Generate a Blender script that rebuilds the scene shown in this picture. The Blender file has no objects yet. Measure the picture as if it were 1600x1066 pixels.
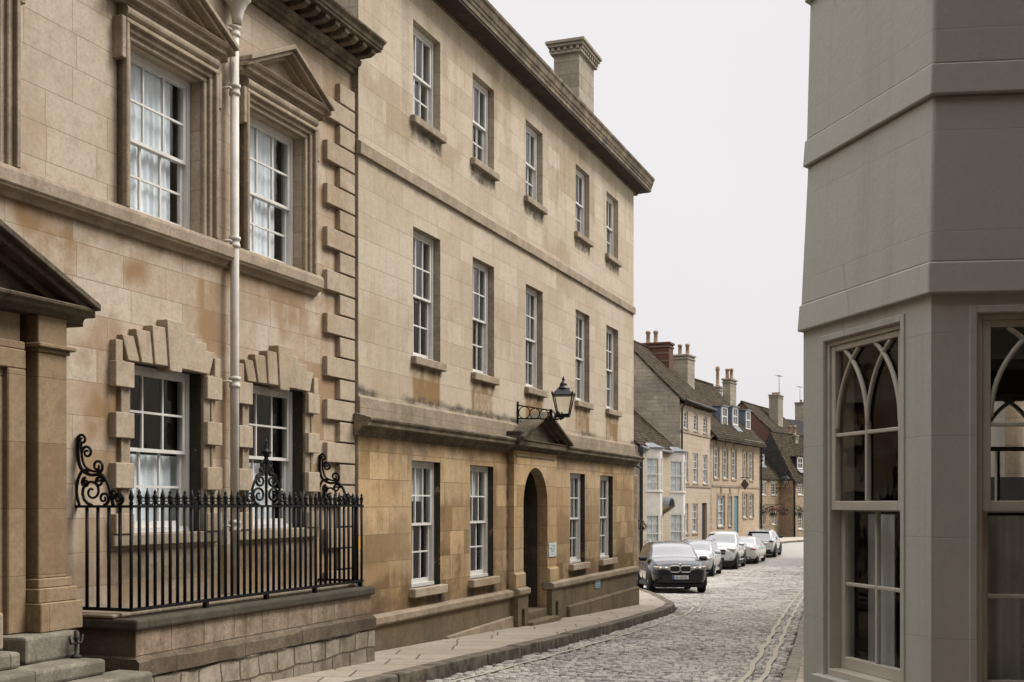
import bpy, bmesh, math, random
import numpy as np
from math import sin, cos, tan, pi, atan, sqrt, radians as rad
from mathutils import Matrix, Vector

random.seed(11)
RNG = np.random.RandomState(5)
SC = bpy.context.scene
COL = SC.collection

# ------------------------------------------------------------------ camera, sky, sun, exposure
F, CX, HY, EYE = 1850.0, 800.0, 788.0, 1.53          # focal length and horizon in 1600-px units, eye height
cd = bpy.data.cameras.new('camera'); cam = bpy.data.objects.new('camera', cd); COL.objects.link(cam)
cam.location = (0, 0, EYE); cam.rotation_euler = (pi/2, 0, 0)
cd.sensor_width = 36; cd.lens = F/1600*36; cd.shift_y = (HY-533)/1600; cd.clip_end = 2000; cd.clip_start = .05
SC.camera = cam

SUN_AZ, SUN_EL = rad(80), rad(48)
w = bpy.data.worlds.new("World"); SC.world = w; w.use_nodes = True
nt = w.node_tree; nt.nodes.clear()
wo = nt.nodes.new('ShaderNodeOutputWorld'); bg = nt.nodes.new('ShaderNodeBackground'); bg.inputs['Strength'].default_value = .1
sky = nt.nodes.new('ShaderNodeTexSky'); sky.sky_type = 'NISHITA'; sky.sun_disc = False
sky.sun_elevation = SUN_EL; sky.sun_rotation = SUN_AZ; sky.dust_density = 4
hs = nt.nodes.new('ShaderNodeHueSaturation'); hs.inputs['Saturation'].default_value = .12; hs.inputs['Value'].default_value = .1
nt.links.new(sky.outputs[0], hs.inputs['Color'])
tc = nt.nodes.new('ShaderNodeTexCoord'); sx = nt.nodes.new('ShaderNodeSeparateXYZ'); nt.links.new(tc.outputs['Generated'], sx.inputs[0])
mr = nt.nodes.new('ShaderNodeMapRange'); mr.interpolation_type = 'SMOOTHSTEP'
for k, v in zip(('From Min', 'From Max', 'To Min', 'To Max'), (.38, .9, 4.6, 19)): mr.inputs[k].default_value = v
nt.links.new(sx.outputs['Z'], mr.inputs['Value'])
vm = nt.nodes.new('ShaderNodeVectorMath'); vm.operation = 'SCALE'; vm.inputs[0].default_value = (1.0, .975, .985)
nt.links.new(mr.outputs['Result'], vm.inputs['Scale'])
va = nt.nodes.new('ShaderNodeVectorMath'); va.operation = 'ADD'
cl = nt.nodes.new('ShaderNodeTexNoise'); cl.inputs['Scale'].default_value = 1.6; cl.inputs['Detail'].default_value = 5; nt.links.new(tc.outputs['Generated'], cl.inputs['Vector'])
cm = nt.nodes.new('ShaderNodeMapRange'); cm.inputs['From Min'].default_value = .35; cm.inputs['From Max'].default_value = .65; cm.inputs['To Min'].default_value = .93; cm.inputs['To Max'].default_value = 1.05; nt.links.new(cl.outputs['Fac'], cm.inputs['Value'])
vn = nt.nodes.new('ShaderNodeVectorMath'); vn.operation = 'SCALE'; nt.links.new(vm.outputs[0], vn.inputs[0]); nt.links.new(cm.outputs['Result'], vn.inputs['Scale'])
nt.links.new(vn.outputs[0], va.inputs[0]); nt.links.new(hs.outputs[0], va.inputs[1])
nt.links.new(va.outputs[0], bg.inputs['Color']); nt.links.new(bg.outputs[0], wo.inputs['Surface'])

ld = bpy.data.lights.new('sun', 'SUN'); lo = bpy.data.objects.new('sun', ld); COL.objects.link(lo)
ld.energy = 2.3; ld.angle = rad(26); ld.color = (1, .96, .9)
sdir = Vector((cos(SUN_EL)*sin(SUN_AZ), cos(SUN_EL)*cos(SUN_AZ), sin(SUN_EL)))
lo.rotation_euler = sdir.to_track_quat('Z', 'Y').to_euler(); lo.location = (20, 10, 40)
SC.view_settings.view_transform = 'Standard'; SC.view_settings.look = 'None'
SC.view_settings.exposure = 0.74; SC.view_settings.gamma = 1
SC.cycles.max_bounces = 6; SC.cycles.transparent_max_bounces = 12
SC.cycles.use_denoising = True

# ------------------------------------------------------------------ materials
def node(nt, typ, props=None, **ins):
    n = nt.nodes.new(typ)
    for k, v in (props or {}).items(): setattr(n, k, v)
    for k, v in ins.items():
        key = int(k[1:]) if k[0] == 'i' and k[1:].isdigit() else k.replace('_', ' ')
        if hasattr(v, 'is_output') or isinstance(v, bpy.types.NodeSocket): nt.links.new(v, n.inputs[key])
        else: n.inputs[key].default_value = v
    return n
ALB = .74                                             # overall albedo scale: surfaces are darker than they look in an exposed photograph
def c4(c): return (c[0], c[1], c[2], 1)
def al(c): return tuple(x*ALB for x in c)
def new_mat(name):
    m = bpy.data.materials.new(name); m.use_nodes = True
    return m, m.node_tree, m.node_tree.nodes['Principled BSDF']
def mixc(nt, fac, a, b, mode='MIX'):
    n = nt.nodes.new('ShaderNodeMix'); n.data_type = 'RGBA'; n.blend_type = mode
    for k, v in ((0, fac), (6, a), (7, b)):
        if isinstance(v, bpy.types.NodeSocket): nt.links.new(v, n.inputs[k])
        elif k == 0: n.inputs[0].default_value = v
        else: n.inputs[k].default_value = c4(v)
    return n.outputs[2]
def mth(nt, op, a, b=0., clamp=False):
    n = nt.nodes.new('ShaderNodeMath'); n.operation = op; n.use_clamp = clamp
    for k, v in ((0, a), (1, b)):
        if isinstance(v, bpy.types.NodeSocket): nt.links.new(v, n.inputs[k])
        else: n.inputs[k].default_value = v
    return n.outputs[0]
def noise(nt, vec, scale, detail=4, rough=.6):
    return node(nt, 'ShaderNodeTexNoise', None, Vector=vec, Scale=scale, Detail=detail, Roughness=rough).outputs['Fac']
def ramp(nt, v, lo, hi):
    n = nt.nodes.new('ShaderNodeMapRange'); n.interpolation_type = 'SMOOTHSTEP'
    nt.links.new(v, n.inputs['Value']); n.inputs['From Min'].default_value = lo; n.inputs['From Max'].default_value = hi
    return n.outputs['Result']
def attr(nt, name):
    n = nt.nodes.new('ShaderNodeAttribute'); n.attribute_name = name; return n.outputs['Fac']

def plain(name, col, rough=.6, metal=0, var=.12, scale=6, bump=0., bscale=40, col2=None, spec=.4, coat=0):
    col = al(col); col2 = al(col2) if col2 else None
    m, nt, b = new_mat(name)
    tc = nt.nodes.new('ShaderNodeTexCoord').outputs['Object']
    f = noise(nt, tc, scale, 5)
    c2 = col2 or tuple(x*(1-var*2) for x in col)
    cc = mixc(nt, ramp(nt, f, .35, .7), col, c2)
    f2 = noise(nt, tc, scale*9, 3)
    cc = mixc(nt, mth(nt, 'MULTIPLY', ramp(nt, f2, .45, .75), min(1, var*1.5)), cc, tuple(x*.6 for x in col))
    nt.links.new(cc, b.inputs['Base Color'])
    b.inputs['Roughness'].default_value = rough; b.inputs['Metallic'].default_value = metal
    b.inputs['Specular IOR Level'].default_value = spec; b.inputs['Coat Weight'].default_value = coat
    b.inputs['Coat Roughness'].default_value = .03
    if bump:
        bp = node(nt, 'ShaderNodeBump', None, Strength=bump, Distance=.01, Height=noise(nt, tc, bscale, 5))
        nt.links.new(bp.outputs[0], b.inputs['Normal'])
    return m

def stone(name, c1, c2, c3, mortar, bw=.75, bh=.3, stain=(.3, .15, .05), soot=(.05, .042, .032), msize=.006,
          pat=.5, streak=.25, blockvar=1., rough=.9, axes='XZ', soot_n=.0, zs=1., spec=.2, bump=.5, distort=.0, gain=1., mott=None, smooth=False):
    """coursed masonry: random tone per block, large patches, vertical weather streaks, stain/soot (with painted shade on the left house) read from mesh attributes"""
    c1, c2, c3, mortar, stain, soot = (al(c) for c in (c1, c2, c3, mortar, stain, soot)); mott = al(mott) if mott else None
    m, nt, b = new_mat(name)
    tc = nt.nodes.new('ShaderNodeTexCoord').outputs['Object']
    s = node(nt, 'ShaderNodeSeparateXYZ', None, i0=tc)
    vec = node(nt, 'ShaderNodeCombineXYZ', None, X=s.outputs[axes[0]], Y=mth(nt, 'MULTIPLY', s.outputs[axes[1]], zs)).outputs[0]
    vec = node(nt, 'ShaderNodeVectorMath', {'operation': 'ADD'}, i0=vec, i1=(60.3, 40.74, 0)).outputs[0]
    if distort:
        nz = node(nt, 'ShaderNodeTexNoise', None, Vector=vec, Scale=2.2, Detail=3)
        off = node(nt, 'ShaderNodeVectorMath', {'operation': 'SCALE'}, i0=nz.outputs['Color'], Scale=distort).outputs[0]
        vec = node(nt, 'ShaderNodeVectorMath', {'operation': 'ADD'}, i0=vec, i1=off).outputs[0]
    br = node(nt, 'ShaderNodeTexBrick', {'offset': .42, 'squash': .8, 'squash_frequency': 3}, Vector=vec, Color1=(0, 0, 0, 1), Color2=(1, 1, 1, 1), Mortar=(.5, .5, .5, 1),
              Scale=1., Mortar_Size=msize, Mortar_Smooth=.4, Bias=0., Brick_Width=bw, Row_Height=bh)
    rnd = node(nt, 'ShaderNodeSeparateColor', None, i0=br.outputs['Color']).outputs[0]
    big = noise(nt, tc, .55, 4); mid = noise(nt, tc, 3.2, 6, .7); fine = noise(nt, tc, 34, 4, .7)
    cc = mixc(nt, mth(nt, 'MULTIPLY', rnd, blockvar, True), c1, c2)
    cc = mixc(nt, mth(nt, 'MULTIPLY', ramp(nt, big, .42, .66), pat), cc, c3)
    cc = mixc(nt, mth(nt, 'MULTIPLY', ramp(nt, mid, .48, .75), pat*.7), cc, mott or tuple(x*(.9 if smooth else .7) for x in c2))
    mp = node(nt, 'ShaderNodeMapping', None, Vector=tc, Scale=(5, 5, .35)).outputs[0]
    stk = noise(nt, mp, 1.0, 5, .65)
    cc = mixc(nt, mth(nt, 'MULTIPLY', ramp(nt, stk, .5, .75), streak), cc, tuple(x*.5 for x in c2))
    cc = mixc(nt, mth(nt, 'MULTIPLY', ramp(nt, fine, .38, .75), .14 if smooth else .5), cc, tuple(x*.55 for x in c1))
    grit = noise(nt, tc, 11, 5, .75)
    cc = mixc(nt, mth(nt, 'MULTIPLY', ramp(nt, grit, .5, .72), .06 if smooth else .36*(.5+pat)), cc, tuple(x*.6 for x in c2))
    cc = mixc(nt, mth(nt, 'MULTIPLY', ramp(nt, grit, .5, .3), .04 if smooth else .24), cc, tuple(min(.8, x*1.25) for x in c1))
    cc = mixc(nt, mth(nt, 'MULTIPLY', br.outputs['Fac'], .75), cc, mortar)
    sf = mth(nt, 'MULTIPLY', attr(nt, 'stain'), ramp(nt, mth(nt, 'ADD', mth(nt, 'ADD', mth(nt, 'MULTIPLY', mid, .5), mth(nt, 'MULTIPLY', stk, .5)), mth(nt, 'MULTIPLY', rnd, .32)), .36, .74), True)
    cc = mixc(nt, sf, cc, stain)
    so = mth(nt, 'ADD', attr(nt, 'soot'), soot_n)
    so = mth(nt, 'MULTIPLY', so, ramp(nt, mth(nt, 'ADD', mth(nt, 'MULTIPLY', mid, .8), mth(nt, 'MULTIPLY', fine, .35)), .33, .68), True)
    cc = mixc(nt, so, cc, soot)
    if gain != 1: cc = mixc(nt, 1., cc, (gain, gain, gain), 'MULTIPLY')
    nt.links.new(cc, b.inputs['Base Color']); b.inputs['Roughness'].default_value = rough
    b.inputs['Specular IOR Level'].default_value = spec
    h = mth(nt, 'ADD', mth(nt, 'MULTIPLY', br.outputs['Fac'], -1.), mth(nt, 'ADD', mth(nt, 'MULTIPLY', fine, .35), mth(nt, 'MULTIPLY', mid, .5)))
    h = mth(nt, 'ADD', h, mth(nt, 'MULTIPLY', rnd, .15))
    bp = node(nt, 'ShaderNodeBump', None, Strength=bump, Distance=.012, Height=h)
    nt.links.new(bp.outputs[0], b.inputs['Normal'])
    return m

def glass_mat(name, tint=(.93, .96, .97), ior=1.6, rough=.015, wav=.25):
    m = bpy.data.materials.new(name); m.use_nodes = True; nt = m.node_tree; nt.nodes.clear()
    o = nt.nodes.new('ShaderNodeOutputMaterial')
    tr = node(nt, 'ShaderNodeBsdfTransparent', None, Color=c4(tint)); 
    tc = nt.nodes.new('ShaderNodeTexCoord').outputs['Object']
    bp = node(nt, 'ShaderNodeBump', None, Strength=wav, Distance=.004, Height=noise(nt, tc, 5, 2))
    gl = node(nt, 'ShaderNodeBsdfGlossy', None, Color=(.95, .97, 1, 1), Roughness=rough, Normal=bp.outputs[0])
    ge = nt.nodes.new('ShaderNodeNewGeometry'); dp = nt.nodes.new('ShaderNodeVectorMath'); dp.operation = 'DOT_PRODUCT'
    nt.links.new(ge.outputs['Normal'], dp.inputs[0]); nt.links.new(ge.outputs['Incoming'], dp.inputs[1])
    r0 = ((ior-1)/(ior+1))**2
    sch = mth(nt, 'ADD', mth(nt, 'MULTIPLY', mth(nt, 'POWER', mth(nt, 'SUBTRACT', 1., mth(nt, 'ABSOLUTE', dp.outputs['Value'])), 5.), 1-r0), r0)   # the same from either side of the pane
    mx = node(nt, 'ShaderNodeMixShader', None, i0=sch, i1=tr.outputs[0], i2=gl.outputs[0])
    nt.links.new(mx.outputs[0], o.inputs['Surface'])
    return m

M = {}
M['ashlar_pale'] = stone('pale_ashlar', (.57, .485, .365), (.46, .375, .26), (.57, .50, .40), (.27, .215, .15), bw=.85, bh=.335, stain=(.25, .155, .07), pat=.55, streak=.22, msize=.0045, bump=.35)
M['ashlar_ochre'] = stone('ochre_ashlar', (.59, .415, .225), (.34, .21, .098), (.48, .37, .245), (.13, .085, .04), bw=.72, bh=.37, stain=(.20, .125, .058), pat=.75, streak=.5, msize=.005, bump=.35)
M['ashlar_left'] = stone('weathered_ashlar', (.57, .48, .37), (.45, .345, .235), (.57, .505, .415), (.28, .2, .12), bw=.8, bh=.31, stain=(.30, .185, .095), pat=.6, streak=.2, msize=.005, bump=.35)
M['trim'] = stone('dressed_stone', (.52, .425, .31), (.44, .345, .235), (.38, .31, .22), (.3, .23, .15), bw=1.4, bh=3, pat=.7, streak=.5, msize=.004, soot_n=.34, bump=.45)
M['trim_pale'] = stone('pale_dressed_stone', (.55, .455, .335), (.47, .37, .255), (.40, .29, .18), (.4, .3, .2), bw=9, bh=9, stain=(.36, .2, .08), pat=.85, streak=.45, soot_n=.16, msize=.002, bump=.45)
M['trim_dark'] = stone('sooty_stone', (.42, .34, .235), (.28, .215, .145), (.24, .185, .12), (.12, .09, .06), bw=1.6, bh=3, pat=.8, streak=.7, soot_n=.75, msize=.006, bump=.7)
M['trim_black'] = stone('black_crust_shade_stone', (.15, .115, .075), (.085, .066, .044), (.06, .046, .032), (.03, .024, .018), bw=1.8, bh=3, pat=.8, streak=.6, soot_n=1.0, msize=.006, bump=.7)  # crust, with doorway and soffit shade put into the colour
M['trim_brown'] = stone('blackened_brown_stone', (.30, .235, .16), (.19, .145, .095), (.14, .108, .072), (.06, .048, .034), bw=1.8, bh=3, pat=.8, streak=.7, soot_n=.72, msize=.006, bump=.7)
M['plinth'] = stone('plinth_stone', (.27, .205, .125), (.21, .16, .095), (.15, .12, .08), (.12, .09, .055), bw=1.5, bh=.9, stain=(.12, .085, .05), pat=.8, streak=.5, soot_n=.3, msize=.006, bump=.6)
M['rubble'] = stone('patched_rubble', (.56, .49, .385), (.2, .145, .095), (.52, .46, .36), (.09, .065, .04), bw=.42, bh=.21, pat=.8, streak=.4, soot_n=.35, msize=.014, distort=.12, bump=1.)
M['wall_band'] = stone('reddish_stone', (.40, .29, .195), (.26, .175, .115), (.48, .39, .29), (.12, .085, .055), bw=.5, bh=.27, pat=.8, streak=.7, soot_n=.4, msize=.007, distort=.02, bump=.8)
M['coping'] = stone('mossy_coping', (.19, .16, .115), (.13, .108, .075), (.085, .075, .05), (.05, .04, .03), bw=1.3, bh=3, pat=.9, streak=.3, soot_n=.7, bump=1.2)
M['trim_porch'] = stone('porch_stone', (.38, .275, .165), (.27, .18, .095), (.33, .255, .17), (.17, .12, .07), bw=2., bh=.55, pat=.7, streak=.4, msize=.004, soot_n=.12, bump=.45)
M['trim_sooty'] = stone('grey_streaked_stone', (.47, .385, .275), (.42, .335, .23), (.3, .25, .18), (.25, .2, .13), bw=1.4, bh=3, pat=.8, streak=.6, soot_n=.35, msize=.004, bump=.45)
M['coping_brown'] = stone('weathered_string_stone', (.2, .135, .085), (.13, .09, .058), (.25, .2, .14), (.07, .05, .035), bw=1.1, bh=3, pat=.9, streak=.3, soot_n=.5, bump=1.2)
M['far_stone'] = stone('far_ashlar', (.52, .43, .325), (.46, .37, .265), (.56, .48, .38), (.3, .22, .14), bw=.7, bh=.3, pat=.5, streak=.2, msize=.006)
M['far_stone_warm'] = stone('far_warm_ashlar', (.52, .41, .29), (.46, .345, .225), (.55, .455, .34), (.3, .2, .12), bw=.7, bh=.3, pat=.5, streak=.25, msize=.006)
M['gable_stone'] = stone('gable_rubble', (.50, .43, .33), (.36, .31, .235), (.20, .185, .16), (.3, .26, .2), bw=.6, bh=.21, pat=.95, streak=.2, msize=.006, axes='YZ', distort=.09, bump=1.)
M['far_rubble'] = stone('far_rubble', (.42, .32, .21), (.28, .2, .125), (.46, .37, .26), (.25, .18, .11), bw=.5, bh=.2, pat=.6, streak=.1, msize=.012, distort=.06, bump=1.)
M['far_rubble_side'] = stone('far_rubble_side', (.36, .26, .16), (.22, .15, .09), (.3, .22, .14), (.16, .11, .07), bw=.5, bh=.2, pat=.6, streak=.1, msize=.012, axes='YZ', distort=.06, bump=1.)
M['stack'] = stone('stack_stone', (.43, .375, .295), (.31, .265, .2), (.28, .25, .2), (.15, .125, .09), bw=.6, bh=.3, pat=.8, streak=.3, soot_n=.15, msize=.007, bump=.8)
M['red_brick'] = stone('red_brick', (.15, .06, .04), (.09, .04, .03), (.12, .062, .045), (.2, .16, .12), bw=.23, bh=.075, pat=.5, streak=.2, msize=.008, bump=.6)
M['brown_brick'] = stone('brown_brick', (.17, .08, .055), (.1, .055, .04), (.14, .08, .06), (.16, .13, .1), bw=.23, bh=.075, pat=.6, streak=.2, msize=.008, axes='YZ', bump=.6)
M['stone_slate'] = stone('stone_slates', (.115, .09, .062), (.035, .028, .02), (.07, .056, .04), (.008, .007, .006), bw=.34, bh=.2, pat=.6, streak=.2, msize=.028, zs=1.35, distort=.03, bump=1.6, spec=.03, mott=(.15, .125, .095))
M['stone_slate_side'] = stone('stone_slates_side', (.2, .165, .12), (.13, .105, .078), (.16, .14, .1), (.03, .025, .02), bw=.3, bh=.16, pat=.6, streak=.2, msize=.012, zs=1.35, axes='YZ', distort=.03, bump=1.4)
M['dark_slate'] = stone('dark_slates', (.035, .034, .035), (.02, .02, .022), (.045, .04, .036), (.008, .008, .008), bw=.3, bh=.16, pat=.5, streak=.2, msize=.01, zs=1.35, bump=1.2)
M['dark_slate_side'] = stone('dark_slates_side', (.06, .056, .052), (.035, .033, .032), (.08, .072, .062), (.008, .008, .008), bw=.3, bh=.16, pat=.5, streak=.2, msize=.01, zs=1.35, axes='YZ', bump=1.2)
M['pot'] = plain('chimney_pot_clay', (.36, .24, .155), .85, var=.25, scale=5)
M['pot_dark'] = plain('sooty_pot_clay', (.12, .09, .07), .85, var=.25, scale=5)
M['white'] = plain('white_window_paint', (.74, .72, .67), .5, var=.07, scale=4)
M['cream_white'] = plain('cream_white_paint', (.72, .69, .62), .55, var=.07, scale=4)
M['pipe'] = plain('cream_pipe_paint', (.74, .70, .62), .75, var=.1, scale=5, spec=.15)
M['bay'] = stone('stone_coloured_render', (.585, .59, .515), (.57, .572, .495), (.60, .605, .53), (.46, .46, .40), bw=1.9, bh=.43, pat=.35, streak=.3, msize=.0022, rough=.65, spec=.3, bump=.4, distort=.02, smooth=True)
M['bay_sash'] = plain('stone_coloured_gloss', (.62, .59, .49), .5, var=.08, scale=3, spec=.3)
M['iron'] = plain('black_iron_paint', (.007, .007, .007), .55, var=.2, spec=.2)
M['black_pipe'] = plain('black_pipe_paint', (.018, .018, .019), .45, var=.2)
M['lamp_roof'] = plain('dark_lamp_paint', (.02, .024, .027), .4, var=.2)
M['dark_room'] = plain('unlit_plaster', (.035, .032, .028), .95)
M['dark_wood'] = plain('dark_door_wood', (.022, .017, .013), .6, var=.3, scale=3)
M['teal'] = plain('teal_paint', (.1, .24, .28), .5)
M['curtain'] = plain('net_curtain', (1.0, 1.03, 1.05), .95, var=.1, scale=3)
M['curtain_dim'] = plain('grey_net_curtain', (.8, .8, .76), .95, var=.1, scale=3)
M['blind_blue'] = plain('bluish_blind', (.50, .54, .58), .95, var=.06)
M['blind'] = plain('cream_blind', (.66, .66, .62), .95, var=.04)
M['glass'] = glass_mat('window_glass', ior=1.75)
M['glass_old'] = glass_mat('old_window_glass', ior=1.85, wav=.6)
M['glass_bay'] = glass_mat('bay_window_glass', ior=1.35, tint=(.9, .92, .91))
M['lamp_glass'] = glass_mat('lamp_glass', ior=1.4, tint=(.95, .96, .94))
M['lead'] = plain('lead_sheet', (.2, .215, .235), .6, var=.2)
M['lead_blue'] = plain('blue_grey_lead', (.13, .165, .205), .6, var=.2)
M['flower'] = plain('pink_petals', (.26, .05, .08), .7, var=.3, scale=8)
M['leaf'] = plain('basket_leaves', (.035, .05, .018), .7, var=.35, scale=8)
M['dead_leaf'] = plain('dead_leaves', (.3, .14, .05), .8, var=.35, scale=9)
M['leaf_dark'] = plain('clipped_leaves', (.02, .026, .014), .75, var=.35, scale=8)
M['sign_white'] = plain('white_sign_plate', (.62, .70, .70), .5, var=.04)
M['sign_blue'] = plain('pale_blue_sign_plate', (.30, .46, .55), .5, var=.04)
M['sign_brown'] = plain('dark_sign_board', (.1, .065, .045), .6)
M['ink'] = plain('sign_ink', (.12, .17, .2), .6)
M['yellow_tag'] = plain('yellow_tag', (.75, .36, .02), .5)
M['rust'] = plain('dark_old_iron', (.02, .017, .014), .7)

# ground materials
def sett_mat():
    m, nt, b = new_mat('stone_setts')
    tc = nt.nodes.new('ShaderNodeTexCoord').outputs['Object']
    t = attr(nt, 'tone')
    cc = mixc(nt, t, al((.72, .68, .60)), al((.24, .225, .2)))
    cc = mixc(nt, mth(nt, 'MULTIPLY', ramp(nt, noise(nt, tc, .35, 3), .45, .65), .35), cc, al((.70, .66, .585)))
    cc = mixc(nt, mth(nt, 'MULTIPLY', ramp(nt, noise(nt, tc, 30, 4), .45, .8), .4), cc, al((.13, .115, .10)))
    cc = mixc(nt, mth(nt, 'MULTIPLY', attr(nt, 'stain'), .6), cc, al((.24, .15, .09)))
    nt.links.new(cc, b.inputs['Base Color']); b.inputs['Roughness'].default_value = .75; b.inputs['Specular IOR Level'].default_value = .22
    bp = node(nt, 'ShaderNodeBump', None, Strength=.5, Distance=.008, Height=noise(nt, tc, 45, 4)); nt.links.new(bp.outputs[0], b.inputs['Normal'])
    return m
M['setts'] = sett_mat()
M['joint'] = plain('sett_joints', (.038, .033, .027), .95, var=.3, scale=8)
M['road'] = stone('far_setts', (.50, .47, .415), (.37, .345, .305), (.52, .49, .435), (.12, .105, .09), bw=.16, bh=.11, pat=.5, streak=0, msize=.014, axes='XY', distort=.05, rough=.6, spec=.4, bump=1.)
M['flags'] = stone('york_flags', (.50, .43, .345), (.40, .335, .26), (.45, .39, .315), (.05, .038, .026), bw=1.2, bh=.66, pat=.8, streak=0, msize=.015, axes='XY', rough=.75, spec=.3, bump=.5, distort=.02)
M['kerb'] = plain('kerb_stone', (.22, .18, .13), .85, var=.35, scale=5, bump=.9, bscale=14, col2=(.06, .05, .036))
M['kerb_pale'] = plain('pale_kerb_stone', (.36, .32, .26), .85, var=.3, scale=5, bump=.9, bscale=14, col2=(.2, .175, .135))
M['yellow'] = plain('worn_yellow_paint', (.60, .525, .385), .7, var=.3, scale=9, col2=(.46, .43, .37))
M['ground'] = plain('far_ground', (.2, .18, .15), .95)
M['step'] = stone('worn_step_stone', (.36, .32, .25), (.3, .265, .2), (.2, .175, .13), (.1, .08, .06), bw=1.5, bh=3, pat=.8, streak=.2, soot_n=.5, bump=1.)

# ------------------------------------------------------------------ mesh builder
class MB:
    def __init__(s): s.v = []; s.f = []; s.sm = []; s.attrs = {}
    def add(s, verts, faces, smooth=False):
        o = len(s.v); s.v += [tuple(p) for p in verts]
        for f in faces: s.f.append(tuple(i+o for i in f)); s.sm.append(smooth)
        return s
    def box(s, x0, x1, y0, y1, z0, z1, b=0.):
        if b > 0:
            b = min(b, .45*min(abs(x1-x0), abs(y1-y0), abs(z1-z0)))
            bm = bmesh.new(); bmesh.ops.create_cube(bm, size=1)
            for v in bm.verts: v.co = ((x0+x1)/2+v.co.x*abs(x1-x0), (y0+y1)/2+v.co.y*abs(y1-y0), (z0+z1)/2+v.co.z*abs(z1-z0))
            bmesh.ops.bevel(bm, geom=bm.edges[:], offset=b, segments=1, affect='EDGES')
            bm.verts.index_update()
            s.add([v.co[:] for v in bm.verts], [[v.index for v in f.verts] for f in bm.faces]); bm.free(); return s
        return s.add([(x0,y0,z0),(x1,y0,z0),(x1,y1,z0),(x0,y1,z0),(x0,y0,z1),(x1,y0,z1),(x1,y1,z1),(x0,y1,z1)],
                     [(0,3,2,1),(4,5,6,7),(0,1,5,4),(1,2,6,5),(2,3,7,6),(3,0,4,7)])
    def quad(s, *p): return s.add(p, [tuple(range(len(p)))])
    def prism(s, poly, a0, a1, ax='y', smooth=False):
        """polygon extruded along an axis; poly is (x,z) for ax y, (y,z) for ax x, (x,y) for ax z"""
        def P(p, a): return (p[0], a, p[1]) if ax == 'y' else (a, p[0], p[1]) if ax == 'x' else (p[0], p[1], a)
        n = len(poly); vs = [P(p, a0) for p in poly]+[P(p, a1) for p in poly]
        o = len(s.v); s.v += vs
        s.f.append(tuple(o+i for i in range(n))); s.sm.append(False); s.f.append(tuple(o+n+i for i in reversed(range(n)))); s.sm.append(False)
        for i in range(n):
            j = (i+1) % n; s.f.append((o+i, o+j, o+n+j, o+n+i)); s.sm.append(smooth)
        return s
    def hull(s, base, top):
        n = len(base); o = len(s.v); s.v += list(base)+list(top)
        s.f.append(tuple(o+i for i in range(n))); s.sm.append(False); s.f.append(tuple(o+n+i for i in reversed(range(n)))); s.sm.append(False)
        for i in range(n):
            j = (i+1) % n; s.f.append((o+i, o+j, o+n+j, o+n+i)); s.sm.append(False)
        return s
    def tube(s, pts, r, n=6, closed=False, smooth=True):
        pts = [Vector(p) for p in pts]; m = len(pts); o = len(s.v)
        rs = r if isinstance(r, (list, tuple)) else [r]*m
        up = None
        for i, p in enumerate(pts):
            if closed: t = pts[(i+1) % m]-pts[i-1]
            else: t = pts[min(i+1, m-1)]-pts[max(i-1, 0)]
            t.normalize()
            if up is None: up = Vector((0, 0, 1)) if abs(t.z) < .9 else Vector((1, 0, 0))
            a = up-t*up.dot(t)
            if a.length < 1e-4: a = t.orthogonal()
            a.normalize(); up = a; b = t.cross(a)
            for k in range(n):
                q = p+(a*cos(2*pi*(k+.5)/n)+b*sin(2*pi*(k+.5)/n))*rs[i]; s.v.append(q[:])
        for i in range(m if closed else m-1):
            for k in range(n):
                i2 = (i+1) % m
                s.f.append((o+i*n+k, o+i*n+(k+1) % n, o+i2*n+(k+1) % n, o+i2*n+k)); s.sm.append(smooth)
        if not closed:
            s.f.append(tuple(o+k for k in reversed(range(n)))); s.sm.append(False)
            s.f.append(tuple(o+(m-1)*n+k for k in range(n))); s.sm.append(False)
        return s
    def lathe(s, prof, c=(0, 0, 0), n=12, ax='z', smooth=True):
        o = len(s.v); m = len(prof)
        for r, h in prof:
            for k in range(n):
                a = 2*pi*k/n; u, v = r*cos(a), r*sin(a)
                p = (u, v, h) if ax == 'z' else (h, u, v) if ax == 'x' else (v, h, u)
                s.v.append((c[0]+p[0], c[1]+p[1], c[2]+p[2]))
        for i in range(m-1):
            for k in range(n): s.f.append((o+i*n+k, o+i*n+(k+1) % n, o+(i+1)*n+(k+1) % n, o+(i+1)*n+k)); s.sm.append(smooth)
        s.f.append(tuple(o+k for k in reversed(range(n)))); s.sm.append(False)
        s.f.append(tuple(o+(m-1)*n+k for k in range(n))); s.sm.append(False)
        return s
    def xf(s, mat, start=0):
        s.v = s.v[:start]+[(mat @ Vector(p))[:] for p in s.v[start:]]; return s
    def build(s, name, mat, parent=None, loc=(0, 0, 0), bevel=0., norm=True, smooth=None, seg=1):
        me = bpy.data.meshes.new(name); me.from_pydata(s.v, [], s.f)
        if norm:
            bm = bmesh.new(); bm.from_mesh(me); bmesh.ops.recalc_face_normals(bm, faces=bm.faces[:]); bm.to_mesh(me); bm.free()
        if smooth is None: me.polygons.foreach_set('use_smooth', s.sm)
        else: me.polygons.foreach_set('use_smooth', [smooth]*len(s.f))
        for k, a in s.attrs.items():
            at = me.attributes.new(k, 'FLOAT', 'POINT'); at.data.foreach_set('value', np.asarray(a, dtype=np.float32))
        me.materials.append(mat); me.update()
        o = bpy.data.objects.new(name, me); COL.objects.link(o); o.location = loc
        if parent is not None: o.parent = parent
        if bevel:
            bv = o.modifiers.new('bevel', 'BEVEL'); bv.width = bevel; bv.segments = seg; bv.limit_method = 'ANGLE'; bv.angle_limit = rad(40)
        return o

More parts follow.
